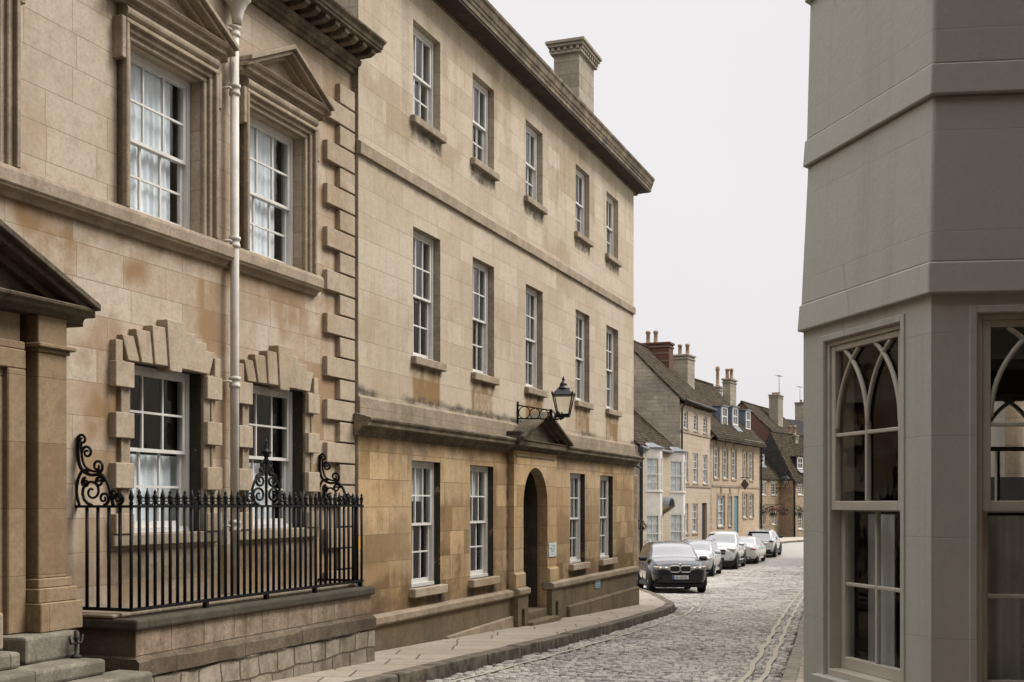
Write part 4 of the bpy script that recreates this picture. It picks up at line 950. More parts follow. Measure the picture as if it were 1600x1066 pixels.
# chimney
cx0, cx1 = FA.t(905, -.9), FA.t(928, -.9); cy0 = .9; zct = FA.z(905, 80, -.9)
ch = MB().box(cx0, cx1, cy0, cy0+.62, 7.6, zct)
chim = part(B, 'chimney', ch, M['stack'], bevel=.01)
cc = MB().box(cx0-.07, cx1+.07, cy0-.07, cy0+.69, zct-.02, zct+.04).box(cx0-.12, cx1+.12, cy0-.12, cy0+.74, zct+.13, zct+.20).box(cx0-.16, cx1+.16, cy0-.16, cy0+.78, zct+.20, zct+.27)
x_ = cx0-.05
while x_ < cx1+.05: cc.box(x_, x_+.07, cy0-.10, cy0+.72, zct+.04, zct+.13); x_ += .15
y_ = cy0-.02
while y_ < cy0+.66: cc.box(cx0-.10, cx1+.10, y_, y_+.07, zct+.045, zct+.125); y_ += .15
cc.build('cap', M['stack'], chim, bevel=.006)

# wall lantern on its openwork bracket
lx = FA.t(808, 0); lz0 = FA.z(808, 655, 0); lz1 = FA.z(808, 633, 0)
ly = -.86; lb = 1.50
wl = FA.root('wall_lantern', 'black four sided street lantern on an openwork iron bracket over the portal pediment', 'lantern', lz0, lx, 0)
br = MB().box(lx-.02, lx+.02, -.025, .0, lz0-.1, lz1+.06)
n = 5; y0_ = -.03; x_ = 0
zt_, zb_ = lz1, lz0+.01
br.tube([(lx, 0, zt_), (lx, -.62, lb+.14)], .012, 6).tube([(lx, 0, zb_), (lx, -.45, lb-.0), (lx, -.6, lb-.035), (lx, ly, lb+.0)], .014, 6)
rr_ = .105; yy = -.03
for k in range(5):
    r_ = rr_*(1-.13*k); yy -= r_
    f_ = -yy/.62; zc2 = (zt_+(lb+.14-zt_)*f_+zb_+(lb-.02-zb_)*f_)/2; r2 = (zt_+(lb+.14-zt_)*f_-zb_-(lb-.02-zb_)*f_)/2
    br.tube([(lx, yy+r_*cos(a), zc2+r2*.96*sin(a)) for a in np.linspace(0, 2*pi, 15)[:-1]], .009, 5, closed=True); yy -= r_
br.box(lx-.016, lx+.016, -.655, -.605, lb-.06, lb+.16)
for k in range(3):
    yk = -.66-.07*k; br.tube([(lx, yk-.02, lb+.10-.0*k), (lx, yk-.07, lb+.06), (lx, yk-.065, lb+.0), (lx, yk-.0, lb-.03)], .011, 5)
br.box(lx-.1, lx+.1, ly-.08, ly+.14, lb+.015, lb+.045)
part(wl, 'bracket', br, M['iron'])
rot = Matrix.Translation((lx, ly, 0)) @ Matrix.Rotation(rad(12), 4, 'Z')
b_, t_, z0_, z1_ = .10, .172, lb+.05, lb+.40
cg = MB(); gl = MB(); cor = [(-1, -1), (1, -1), (1, 1), (-1, 1)]
cg.box(-b_-.01, b_+.01, -b_-.01, b_+.01, z0_-.02, z0_+.015)
for i, (u, v) in enumerate(cor):
    cg.tube([(u*b_, v*b_, z0_), (u*t_, v*t_, z1_)], .012, 5); cg.lathe([(.012, z1_), (.02, z1_+.02), (.004, z1_+.06)], (u*(t_+.005), v*(t_+.005), 0), 6)
    u2, v2 = cor[(i+1) % 4]; cg.tube([(u*t_, v*t_, z1_), (u2*t_, v2*t_, z1_)], .012, 5); cg.tube([(u*b_, v*b_, z0_+.01), (u2*b_, v2*b_, z0_+.01)], .012, 5)
    k_ = .985; gl.quad((u*b_*k_, v*b_*k_, z0_+.01), (u2*b_*k_, v2*b_*k_, z0_+.01), (u2*t_*k_, v2*t_*k_, z1_-.01), (u*t_*k_, v*t_*k_, z1_-.01))
part(wl, 'cage', cg.xf(rot), M['iron']); part(wl, 'lamp_pane', gl.xf(rot), M['lamp_glass'], norm=False)
rf = MB(); m0 = .19; m1 = .09
rf.hull([(u*m0, v*m0, z1_) for u, v in cor], [(u*m1, v*m1, z1_+.105) for u, v in cor])
rf.lathe([(.11, z1_+.10), (.115, z1_+.118), (.085, z1_+.13), (.06, z1_+.18), (.066, z1_+.19), (.052, z1_+.205), (.042, z1_+.23), (.018, z1_+.245), (.026, z1_+.26), (.03, z1_+.275), (.015, z1_+.295), (.017, z1_+.305), (.004, z1_+.335)], n=14)
part(wl, 'lamp_roof', rf.xf(rot), M['lamp_roof'])


# fallen leaves and grit gathered along both kerbs
lv = MB()
for _ in range(260):
    pl, nr, sg = (KL, NL, -1) if random.random() < .6 else (KR, NR, 1)
    k = random.randrange(len(pl)); p = pl[k]
    if not 10 < p.y < 34: continue
    w_ = p+nr[k]*sg*(.03+.25*random.random()**2); z_ = EYE+float(road_z(w_.y))+.018; a = random.random()*6.3; r = .018+.02*random.random()
    lv.quad((w_.x+r*cos(a), w_.y+r*sin(a), z_), (w_.x-r*.5*sin(a), w_.y+r*.5*cos(a), z_+.008), (w_.x-r*cos(a), w_.y-r*sin(a), z_+.003), (w_.x+r*.5*sin(a), w_.y-r*.5*cos(a), z_+.01))
tag(lv.build('fallen_leaves', M['dead_leaf'], norm=False), 'small brown fallen leaves scattered along the kerbs', 'leaves', kind='stuff')
# ================================================================== painted corner house with the gothic bay (right foreground)
E1 = (1.770, 5.0); dc = (-.245, .9695)
_f = Frame(E1, math.atan2(-dc[0], -dc[1])); s2 = -_f.t(1255.5)
E2 = (E1[0]+dc[0]*s2, E1[1]+dc[1]*s2)
E0 = (E1[0]+.9934*1.12, E1[1]-.1147*1.12)
FB1 = Frame(E2, math.atan2(-dc[0], -dc[1])); FB2 = Frame(E1, math.atan2(.9934, -.1147))
BH = wroot('corner_house', 'stone coloured painted house with canted bay of gothic arched sash windows in the right foreground', 'house', (2.3, 5.6, EYE-1.75))
OFF[BH.name] = (-2.3, -5.6, -EYE+1.75)
def tow(fr, mb):
    """frame coordinates -> world"""
    return mb.xf(fr.matrix())
PLAN = [E2, E1, E0, (3.75, 5.6), (3.9, 7.2), (2.6, 7.2)]
def offs(poly, e):
    n = len(poly); out = []
    for i in range(n):
        p0, p1, p2 = Vector(poly[i-1]), Vector(poly[i]), Vector(poly[(i+1) % n])
        a = (p1-p0).normalized(); b = (p2-p1).normalized(); na, nb_ = Vector((a.y, -a.x)), Vector((b.y, -b.x))
        m = (na+nb_); m = m/(m.length_squared/2); out.append(p1+m*e)
    return out
def tier(z0, z1, e0, e1, mb):
    mb.hull([(p.x, p.y, EYE+z0) for p in offs(PLAN, e0)], [(p.x, p.y, EYE+z1) for p in offs(PLAN, e1)])
tz = [.886, 1.73, 2.574, 3.42]; ee = [(.012, -.018), (-.012, -.028), (-.02, -.034), (-.03, -.04)]
ap = MB()
for k in range(3): tier(tz[k]+.13, tz[k+1]+.001, ee[k][0], ee[k][1], ap)
part(BH, 'upper_wall', ap, M['bay'], bevel=.012, seg=2)
for k in range(4):
    bm_ = MB(); tier(tz[k], tz[k]+.135, ee[k][0]+.016, ee[k][0]+.007, bm_); part(BH, 'drip_band', bm_, M['bay'], bevel=.007, seg=2)
part(BH, 'roof', MB().hull([(p.x, p.y, EYE+3.55) for p in offs(PLAN, 0.05)], [(p.x, p.y, EYE+3.65) for p in offs(PLAN, 0.05)]), M['lead'])
L1 = s2; L2 = 1.12
ga, gb = FB1.t(1289), FB1.t(1407.5); gz0, gz1 = -.84, .80
ha = FB2.t(1528); hb = ha+.66
part(BH, 'bay_wall', tow(FB1, wall_grid(0, L1, -1.9, .887, [(ga, gb, gz0, gz1)], .2, 0, .16)), M['bay'])
part(BH, 'bay_wall', tow(FB2, wall_grid(0, L2, -1.9, .887, [(ha, hb, gz0, gz1)], .2, 0, .16)), M['bay'])
def gothic(fr, x0, x1, z0, z1):
    """two-light sash with intersecting pointed tracery in the upper sash"""
    f = MB(); g = MB(); fw = .022; zm = -.03; r_ = .0085
    f.box(x0, x0+fw, .012, .15, z0, z1).box(x1-fw, x1, .012, .15, z0, z1).box(x0+fw, x1-fw, .012, .15, z1-fw, z1).box(x0+fw, x1-fw, .005, .15, z0, z0+.03)
    a, b = x0+fw+.001, x1-fw-.001; st_ = .036
    y0, y1 = .022, .058                                # upper sash
    f.box(a, a+st_, y0, y1, zm, z1-fw).box(b-st_, b, y0, y1, zm, z1-fw).box(a+st_, b-st_, y0, y1, zm, zm+.045).box(a+st_, b-st_, y0, y1, z1-fw-.03, z1-fw)
    c, d, p, q = a+st_, b-st_, zm+.045, z1-fw-.03; W = d-c; m_ = (c+d)/2
    g.quad((c, .045, p), (d, .045, p), (d, .045, q), (c, .045, q))
    zb_ = p+(q-p)*.44; zs = zb_+.03
    f.box(m_-.009, m_+.009, y0+.004, y1-.006, p, zs+.02)
    f.box(c, m_-.009, y0+.004, y1-.006, zb_-.009, zb_+.009).box(m_+.009, d, y0+.004, y1-.006, zb_-.009, zb_+.009)
    H = q-zs; R_ = ((.86*H)**2+(W*.25)**2)/(W*.5)
    def arc(xs, sg):
        pts = []
        for i in range(19):
            z_ = zs+H*i/18; u = R_-sqrt(max(0, R_*R_-(z_-zs)**2)); x_ = xs+sg*u
            if x_ < c-.001 or x_ > d+.001: break
            pts.append((x_, y0+.014, z_))
        if len(pts) > 2: f.tube(pts, .0125, 6)
    for xs, sg in ((c+.002, 1), (m_, -1), (m_, 1), (d-.002, -1)): arc(xs, sg)
    y0, y1 = .075, .108                                # lower sash, behind
    f.box(a, a+st_, y0, y1, z0+.03, zm+.03).box(b-st_, b, y0, y1, z0+.03, zm+.03).box(a+st_, b-st_, y0, y1, z0+.03, z0+.09).box(a+st_, b-st_, y0, y1, zm-.005, zm+.03)
    p, q = z0+.09, zm-.005
    g.quad((c, .092, p), (d, .092, p), (d, .092, q), (c, .092, q))
    f.box(m_-.009, m_+.009, y0+.004, y1-.006, p, q); zb_ = (p+q)/2
    f.box(c, m_-.009, y0+.004, y1-.006, zb_-.009, zb_+.009).box(m_+.009, d, y0+.004, y1-.006, zb_-.009, zb_+.009)
    o = part(BH, 'window', tow(fr, f), M['bay_sash'], bevel=.003); tow(fr, g).build('pane', M['glass_bay'], o, norm=False)
    cs = MB().box(x0-.035, x0-.004, -.008, .01, z0-.02, z1+.035).box(x1+.004, x1+.035, -.008, .01, z0-.02, z1+.035).box(x0-.004, x1+.004, -.008, .01, z1+.004, z1+.035).box(x0-.06, x1+.06, -.045, .02, z0-.065, z0-.005)
    tow(fr, cs).build('casing', M['bay'], o, bevel=.003)
gothic(FB1, ga, gb, gz0, gz1); gothic(FB2, ha, hb, gz0, gz1)
# room behind the bay with a rear window onto a pale yard wall
rm = MB(); zf, zce = EYE-1.75, EYE+.9
L_, B_, R_ = (E2[0]+.16, E2[1]+.10), (2.1, 8.0), (4.7, 8.0)
rm.quad((*L_, zf), (*B_, zf), (*B_, zce), (*L_, zce)).quad((E0[0], E0[1]+.1, zf), (*R_, zf), (*R_, zce), (E0[0], E0[1]+.1, zce))
rm.quad((*L_, zf), (E1[0], E1[1]+.15, zf), (E0[0], E0[1]+.1, zf), (*R_, zf), (*B_, zf)).quad((*L_, zce), (E1[0], E1[1]+.15, zce), (E0[0], E0[1]+.1, zce), (*R_, zce), (*B_, zce))
part(BH, 'room', rm, M['dark_room'])
FR = Frame((2.1, 8.0), pi/2)
rw = wall_grid(0, 2.6, -1.75, .9, [(1.06, 1.86, -.06, .74)], .3, 0, .12); part(BH, 'rear_wall', tow(FR, rw), M['dark_room'])
rf = MB().box(1.06, 1.1, .03, .08, -.06, .74).box(1.82, 1.86, .03, .08, -.06, .74).box(1.1, 1.82, .03, .08, -.06, -.02).box(1.1, 1.82, .03, .08, .36, .39).box(1.19, 1.21, .03, .07, -.02, .36).box(1.1, 1.82, .03, .08, .70, .74)
for xs, sg in ((1.1, 1), (1.46, -1), (1.46, 1), (1.82, -1)): rf.tube([(xs+sg*.36*(1-cos(a)), .05, .38+.36*sin(a)) for a in np.linspace(0, 1.15, 10)], .016, 6)
part(BH, 'rear_window', tow(FR, rf), M['bay_sash'])
part(BH, 'right_row_shading', MB().hull([(3.75, 13, EYE-3.4), (12, 13, EYE-3.4), (30, 72, EYE-3.4), (22.0, 72, EYE-3.4), (10.7, 38, EYE-3.4)], [(3.75, 13, EYE+5), (12, 13, EYE+5), (30, 72, EYE+5), (22.0, 72, EYE+5), (10.7, 38, EYE+5)]), M['cream_white'])  # right-hand houses mostly out of view, lengthened to keep the road shaded
part(BH, 'unseen_main_wall', MB().hull([(3.7, 5.2, EYE-2), (9, 4.4, EYE-2), (8, -2.9, EYE-2), (1.9, -2.9, EYE-2)], [(3.7, 5.2, EYE+11), (9, 4.4, EYE+11), (8, -2.9, EYE+11), (1.9, -2.9, EYE+11)]), M['plinth'])  # unseen rest of the house, raised to block sky light from the bay
part(BH, 'unseen_light_blocker', MB().hull([(-9, -2.4, EYE-2), (8, -3.0, EYE-2), (8, -12, EYE-2), (-9, -12, EYE-2)], [(-9, -2.4, EYE+14), (8, -3.0, EYE+14), (8, -12, EYE+14), (-9, -12, EYE+14)]), M['brown_brick'])  # added unseen block behind the camera, cuts sky light on camera-facing walls
part(BH, 'yard_pipe', MB().lathe([(.09, EYE-2), (.09, EYE+4)], (5.45, 12.86, 0), 10), M['far_stone_warm'])
part(BH, 'yard_railing', MB().box(3.9, 7.5, 12.2, 12.25, EYE-2, EYE+.28), M['black_pipe'])
add_curtain(FB1, ga+.03, ga+.25, gz0+.02, -.05, .24, 'grey net curtain in the lower sash of the narrow gothic window facing the street', 'curtain_dim', folds=3, amp=.02)
add_curtain(FB1, ga+.30, gb-.02, gz0+.02, -.05, .22, 'grey draped curtain on the right of the narrow gothic window', 'curtain_dim', folds=4, amp=.025)
add_curtain(FB2, ha+.04, hb, gz0+.02, -.05, .22, 'dark grey net curtain in the lower sash at the right edge of the picture', 'curtain_dim', folds=8, amp=.02)

# ================================================================== the far houses on the left side of the bend
def block(fr, root, x0, x1, D, zb, ze, zr, holes, mw, mside, mroof, ov=.22, step=.3, gable_mat=None, roof_name='roof', wall='front_wall', lead=.06):
    part(root, wall, wall_grid(x0+.2, x1-.2, zb, ze, holes, step, 0, .2), M[mw])
    for a, nm in ((x0, 'gable_wall'), (x1-.2, 'gable_wall')):
        part(root, nm, MB().prism([(0, zb), (D, zb), (D, ze), (D/2, zr-.02), (0, ze)], a, a+.2, 'x'), M[mside])
    part(root, 'rear_wall', MB().box(x0+.2, x1-.2, D-.2, D, zb, ze), M['dark_room']); part(root, 'room', MB().box(x0+.2, x1-.2, .8, .9, zb, ze), M['dark_room'])
    sl = (zr-ze)/(D/2); th = .13; n = 26
    # gently uneven slate surface
    m = MB(); k = 9
    for sgn in (1, -1):
        o = len(m.v)
        for i in range(n+1):
            x_ = x0-lead+(x1-x0+2*lead)*i/n
            for j in range(k+1):
                v = j/k; y_ = -ov+(D/2+ov)*v; z_ = ze+y_*sl+.1+.05*(vnoise(i*.5+sgn*3, j*.5)-.5)+(.10*(1-v)**3 if ov > 0 else 0)
                if sgn < 0: y_ = D-y_
                m.v.append((x_, y_, z_))
        for i in range(n):
            for j in range(k): m.f.append((o+i*(k+1)+j, o+(i+1)*(k+1)+j, o+(i+1)*(k+1)+j+1, o+i*(k+1)+j+1)); m.sm.append(True)
        e0 = [m.v[o+i*(k+1)] for i in range(n+1)]
        o2 = len(m.v); m.v += [(p[0], p[1], p[2]-th) for p in e0]
        for i in range(n): m.f.append((o+i*(k+1), o2+i, o2+i+1, o+(i+1)*(k+1))); m.sm.append(False)
        yin = .02 if sgn > 0 else D-.02
        o3 = len(m.v); m.v += [(p[0], yin, p[2]-th+.0) for p in e0]
        for i in range(n): m.f.append((o2+i, o3+i, o3+i+1, o2+i+1)); m.sm.append(False)
        for i in (0, n):                                # verge
            for j in range(k):
                a = m.v[o+i*(k+1)+j]; b = m.v[o+i*(k+1)+j+1]; q = len(m.v)
                m.v += [a, b, (b[0], b[1], b[2]-th), (a[0], a[1], a[2]-th)]; m.f.append((q, q+1, q+2, q+3)); m.sm.append(False)
    r = part(root, roof_name, m, M[mroof], norm=False)
    MB().tube([(x0-lead+(x1-x0+2*lead)*i/12, D/2, zr+.1+.03*(vnoise(i*.8, 2)-.5)) for i in range(13)], .09, 6).build('ridge', M['stone_slate'], r)
    return r
def chim(fr, root, xl_, xm_, xr_, ytop, e, zbot, mat, pots, cap=True, potmat='pot', poth=.75):
    t0, t1 = fr.t(xm_, e), fr.t(xr_, e); ybk = fr.side(xl_, t0)[0]; zt = fr.z(xm_, ytop, e); y0 = -e
    ybk = max(ybk, y0+.45)
    o = part(root, 'chimney', MB().box(t0, t1, y0, ybk, zbot, zt-.12), M[mat], bevel=.01)
    if cap: MB().box(t0-.05, t1+.05, y0-.05, ybk+.05, zt-.32, zt-.22).box(t0-.08, t1+.08, y0-.08, ybk+.08, zt-.12, zt).build('cap', M[mat], o, bevel=.015)
    for u, h in pots:
        c = (t0+t1)/2; y_ = y0+(ybk-y0)*u
        MB().lathe([(.17, zt-.01), (.16, zt+.06), (.125, zt+.1), (.11, zt+poth*h*.75), (.15, zt+poth*h*.8), (.15, zt+poth*h*.9), (.12, zt+poth*h), (.08, zt+poth*h)], (c, y_, 0), 12).build('chimney_pot', M[potmat], o)
    return o
aC = atan(770/1850); FC = Frame((8.92, 63.0), aC)
# --- tall house with the stone gable
Cb = float(road_z(66))+PAVE-.05
C = FC.root('terraced_house', 'three storey stone house with a bare weathered gable and red brick chimney stack', 'house', Cb, 3.5, 2.5)
LC = FC.t(1110.5); eC = 5.62
hC2 = [(FC.t(a), FC.t(b), FC.z(1069, 669.5), FC.z(1069, 641.5)) for a, b in ((1068.6, 1075.2), (1084, 1090.6), (1099, 1105))]
hC1 = [(FC.t(a), FC.t(b), FC.z(1084, 755), FC.z(1084, 708)) for a, b in ((1068.4, 1075.4), (1083, 1090.6), (1098.6, 1105.4))]
hC0 = [(FC.t(a), FC.t(b), FC.z(1083, 833), FC.z(1083, 787)) for a, b in ((1067.5, 1075.4), (1082, 1090.2))]
dC = (FC.t(1096.8), FC.t(1104.6), Cb+.03, FC.z(1097, 786))
yr = FC.side(992, 0)[0]
zrC = eC+(FC.z(992, 551)-eC)*1.; slC = ((HY-551)/F*FC.side(992, 0)[1]-eC)/yr; DC = 6.6; zrC = eC+slC*DC/2
block(FC, C, 0, LC, DC, Cb-.3, eC, zrC, hC2+hC1+hC0+[dC], 'far_stone', 'gable_stone', 'stone_slate', ov=.3)
for a, b, c, d in hC2: w_ = sash(C, a, b, c, d, .07, 2, 2, 2, fw=.06, bar=.03); sill(C, w_, a-.06, b+.06, c, .09, .06, M['trim'])
for a, b, c, d in hC1+hC0: w_ = sash(C, a, b, c, d, .06, 2, 2, 2, fw=.06, bar=.03, blind=('blind_blue', .0)); sill(C, w_, a-.06, b+.06, c, .1, .06, M['trim'])
part(C, 'door', MB().box(dC[0], dC[1], .14, .19, dC[2], dC[3]).box(dC[0]+.12, dC[1]-.12, .12, .15, dC[2]+.2, dC[2]+.9), M['dark_wood'])
zsc = hC1[0][2]-.1
part(C, 'string_course', MB().box(.01, LC-.02, -.05, .02, zsc-.13, zsc-.02), M['trim'])
zs2 = hC2[0][2]-.09
part(C, 'string_course', MB().box(.01, LC-.02, -.045, .02, zs2-.14, zs2-.02), M['trim'])
part(C, 'gutter', MB().tube([(-.05, -.36, eC-.1), (LC+.05, -.36, eC-.1)], .07, 8), M['black_pipe'])
part(C, 'drainpipe', MB().tube([(.12, -.34, eC-.12), (.12, -.1, eC-.5), (.12, -.08, -2.9)], .05, 8), M['black_pipe'])
chim(FC, C, 960, 1045.5, 1052, 534, -2.0, 5.5, 'red_brick', [(.28, 1.), (.42, 1.)])
# --- house with two-storey white bays
dV = 7.6
FV = Frame((FC.P[0]-dV*FC.d[0], FC.P[1]-dV*FC.d[1]), aC)
Vb = float(road_z(58))+PAVE-.05
V = FV.root('terraced_house', 'low stone house with two white painted two storey bay windows and a stone slate roof', 'house', Vb, 3.8, 2.5)
eV = FV.z(1030, 704); slV = ((HY-641)/F*FC.side(991, 0)[1]-((HY-698)/F*FC.side(1053, 0)[1]))/(FC.side(991, 0)[0]-FC.side(1053, 0)[0])
DV = 6.6
pV = .58
b1 = (FV.t(1008), FV.t(1035, pV)+pV); b2 = (FV.t(1046), FV.t(1071, pV)+pV)
dd = (b1[1]+.12, b1[1]+1.0, Vb+.03, FV.z(1042, 795))
block(FV, V, 0, dV-.01, DV, Vb-.3, eV, eV+slV*DV/2, [dd], 'far_stone', 'gable_stone', 'stone_slate', ov=.15)
part(V, 'door', MB().box(dd[0], dd[1], .13, .19, dd[2], dd[3]).box(dd[0]+.15, dd[1]-.15, .11, .14, dd[2]+.2, dd[2]+.8), M['dark_wood'])
lev = [FV.z(1020, y_, .4) for y_ in (700, 714, 767, 804, 848, 866)]
def face_m(a, b):
    u = Vector((b[0]-a[0], b[1]-a[1])); L = u.length; u /= L
    return Matrix(((u.x, -u.y, 0, a[0]), (u.y, u.x, 0, a[1]), (0, 0, 1, 0), (0, 0, 0, 1))), L
def bay(x0, x1):
    pl = [(x0, 0), (x0+pV, -pV), (x1-pV, -pV), (x1, 0)]
    bo = part(V, 'bay_window', MB().prism([(x0, .01), *pl[1:3], (x1, .01)], Vb-.2, lev[5], 'z'), M['cream_white'], bevel=.01)
    for q0, q1 in ((lev[1], lev[0]), (lev[3], lev[2]-.06)): MB().prism([(x0, .01), *pl[1:3], (x1, .01)], q0, q1, 'z').build('panel', M['cream_white'], bo, bevel=.01)
    big = lambda e: [(x0-e*.4, .01), (x0+pV-e*.6, -pV-e), (x1-pV+e*.6, -pV-e), (x1+e*.4, .01)]
    MB().prism(big(.1), lev[0], lev[0]+.06, 'z').hull([(p[0], p[1], lev[0]+.06) for p in big(.07)], [((p[0]*.6+(x0+x1)*.2), p[1]*.3+.05, lev[0]+.28) for p in big(.07)]).build('bay_roof', M['lead'], bo)
    for q0 in (lev[2]-.06, lev[5]): MB().prism(big(.05), q0, q0+.06, 'z').build('sill', M['cream_white'], bo)
    for a, b in zip(pl[:-1], pl[1:]):
        m4, L = face_m(a, b)
        for z0, z1 in ((lev[2], lev[1]), (lev[5]+.06, lev[3])):
            n = 2
            sash_sub(bo, m4, .03, L-.03, z0, z1)
            cu = curtain_mesh(.1, L-.12, z0+.05, z1-.05, .13, .02, 5); cu.xf(m4)
            CURT.append((cu, z0, a, x0))
    return bo
CURT = []
def sash_sub(bo, m4, x0, x1, z0, z1):
    f = MB(); fw = .07
    f.box(x0-.03, x0+fw, 0, .09, z0, z1).box(x1-fw, x1+.03, 0, .09, z0, z1).box(x0+fw, x1-fw, 0, .09, z0, z0+.06).box(x0+fw, x1-fw, 0, .09, z1-.06, z1)
    zm = (z0+z1)/2; f.box(x0+fw, x1-fw, .01, .08, zm-.03, zm+.03)
    c = (x0+x1)/2; f.box(c-.015, c+.015, .02, .06, z0+.06, zm-.03).box(c-.015, c+.015, .02, .06, zm+.03, z1-.06)
    for q in ((z0+zm)/2, (zm+z1)/2): f.box(x0+fw, c-.015, .02, .06, q-.015, q+.015).box(c+.015, x1-fw, .02, .06, q-.015, q+.015)
    f.xf(m4); f.build('sash', M['cream_white'], bo)
    MB().quad((x0+fw, .05, z0+.06), (x1-fw, .05, z0+.06), (x1-fw, .05, z1-.06), (x0+fw, .05, z1-.06)).xf(m4).build('pane', M['glass'], bo, norm=False)
bay(*b1); bay(*b2)
names = {0: 'left', 1: 'right'}
for k, (cu, z0, a, x0) in enumerate(CURT):
    if k % 6 >= 4: continue                              # the far canted sides cannot be seen
    side = 'nearer' if k < 6 else 'farther'; lv = 'lower' if z0 < 0 else 'upper'; wh = 'wide angled' if k % 6 < 2 else 'narrow front'
    single(FV, 'curtain', cu, M['curtain'], 'pale curtain in the %s %s light of the %s white bay window' % (lv, wh, side), 'curtain', norm=False)
hx, hz = (dd[0]+dd[1])/2, dd[3]+.08
hd = MB(); n = 10
for i in range(n):
    a, b = pi*i/n, pi*(i+1)/n
    for r0, r1 in ((.62, .56),):
        hd.hull([(hx+r0*cos(a), -.75, hz+.5*sin(a)), (hx+r0*cos(b), -.75, hz+.5*sin(b)), (hx+r1*cos(b), -.75, hz+.44*sin(b)), (hx+r1*cos(a), -.75, hz+.44*sin(a))],
                [(hx+r0*cos(a), 0, hz+.5*sin(a)), (hx+r0*cos(b), 0, hz+.5*sin(b)), (hx+r1*cos(b), 0, hz+.44*sin(b)), (hx+r1*cos(a), 0, hz+.44*sin(a))])
ho = part(V, 'door_hood', hd, M['lead'])
for s_ in (-1, 1):
    MB().prism([(0, hz-.75), (-.12, hz-.6), (-.2, hz-.35), (-.42, hz-.22), (-.7, hz-.02), (-.7, hz+.06), (0, hz+.06)], hx+s_*.56-.06, hx+s_*.56+.06, 'x').build('hood_bracket', M['trim_pale'], ho, bevel=.02)
for q0, q1 in ((-.1, b1[0]-.1), (b1[1]+.05, b2[0]-.1)): part(V, 'gutter', MB().tube([(q0, -.2, eV-.02), (q1, -.2, eV-.02)], .07, 8), M['lead'])
part(V, 'drainpipe', MB().tube([(-.06, -.16, eV+.1), (-.02, -.12, eV-.5), (-.02, -.12, Vb)], .085, 8).box(-.16, .12, -.26, -.0, eV-.25, eV+.0).tube([(-.9, -.12, eV-.9), (-.02, -.12, eV-1.0)], .06, 8), M['black_pipe'])
single(None, 'passage_wall', MB().box(3.2, 5.32, 50.0, 50.35, EYE-3.2, EYE+1.25), M['far_rubble'], 'narrow rubble wall end seen between the ashlar corner and the black downpipe', 'wall', bevel=.03)
# --- house with five tall windows and dormers
aD = atan(950/1850)
FD = Frame((FC.P[0]+LC*FC.d[0], FC.P[1]+LC*FC.d[1]), aD)
Db = float(road_z(74))+PAVE-.05
D = FD.root('terraced_house', 'long two storey warm stone house with tall windows and three lead cheeked dormers', 'house', Db, 5, 2.5)
LD = FD.t(1187.5); eD = FD.z(1112, 676); DD = 6.6; zrD = FD.z(1093, 598, -DD/2)
hD1 = [(FD.t(a), FD.t(b), FD.z(1116, 747), FD.z(1116, 699)) for a, b in ((1115.6, 1123.2), (1129.8, 1137), (1143, 1150), (1161.3, 1167), (1171, 1176.6))]
hD0 = [(FD.t(a), FD.t(b), FD.z(1121, 823), FD.z(1121, 775)) for a, b in ((1121, 1131.8),)]+[(FD.t(1138), FD.t(1143), FD.z(1121, 823), FD.z(1121, 775))]+[(FD.t(a), FD.t(b), FD.z(1161, 809), FD.z(1161, 772)) for a, b in ((1160.8, 1167), (1170.6, 1176.8))]
dD = (FD.t(1147), FD.t(1153.8), Db+.1, FD.z(1147, 775))
block(FD, D, .01, LD, DD, Db-.3, eD, zrD, hD1+hD0+[dD], 'far_stone_warm', 'gable_stone', 'stone_slate', ov=.45)
for a, b, c, d in hD1+hD0:
    w_ = sash(D, a, b, c, d, .06, 2, 2, 2, fw=.07, bar=.035, blind=('blind_blue', .0)); sill(D, w_, a-.08, b+.08, c, .1, .06, M['trim'])
    MB().box(a-.14, a-.005, -.035, .02, c, d).box(b+.005, b+.14, -.035, .02, c, d).box(a-.14, b+.14, -.035, .02, d+.005, d+.15).build('surround', M['trim'], w_)
    if d > 0 and b < FD.t(1152): MB().prism([((a+b)/2-.08, d+.15), ((a+b)/2+.08, d+.15), ((a+b)/2+.12, d+.5), ((a+b)/2-.12, d+.5)], -.06, .02).build('keystone', M['trim'], w_)
part(D, 'door', MB().box(dD[0], dD[1], .08, .14, dD[2], dD[3]).box(dD[0]+.1, dD[1]-.1, .06, .09, dD[2]+.15, dD[2]+.8).box(dD[0]+.1, dD[1]-.1, .06, .09, dD[2]+1., dD[3]-.15), M['teal'])
dh = FD.t(1157)
part(D, 'cornice', MB().prism([(.02, eD-.42), (-.06, eD-.42), (-.08, eD-.3), (-.2, eD-.25), (-.26, eD-.12), (.02, eD-.12)], .02, dh-.02, 'x'), M['trim'])
cr = MB().prism([(.02, eD-.42), (-.06, eD-.42), (-.08, eD-.28), (-.22, eD-.22), (-.3, eD-.1), (.02, eD-.1)], dh, LD+.1, 'x')
x_ = dh
while x_ < LD: cr.box(x_, x_+.1, -.17, -.07, eD-.37, eD-.25); x_ += .22
part(D, 'dentil_cornice', cr, M['cream_white'])
part(D, 'string_course', MB().box(.2, LD-.01, -.045, .02, FD.z(1140, 760)-.06, FD.z(1140, 760)+.06), M['trim'])
part(D, 'drainpipe', MB().tube([(LD-.05, -.28, eD-.15), (LD-.05, -.1, eD-.6), (LD-.05, -.1, Db)], .07, 8), M['black_pipe'])
slD = (zrD-eD)/(DD/2)
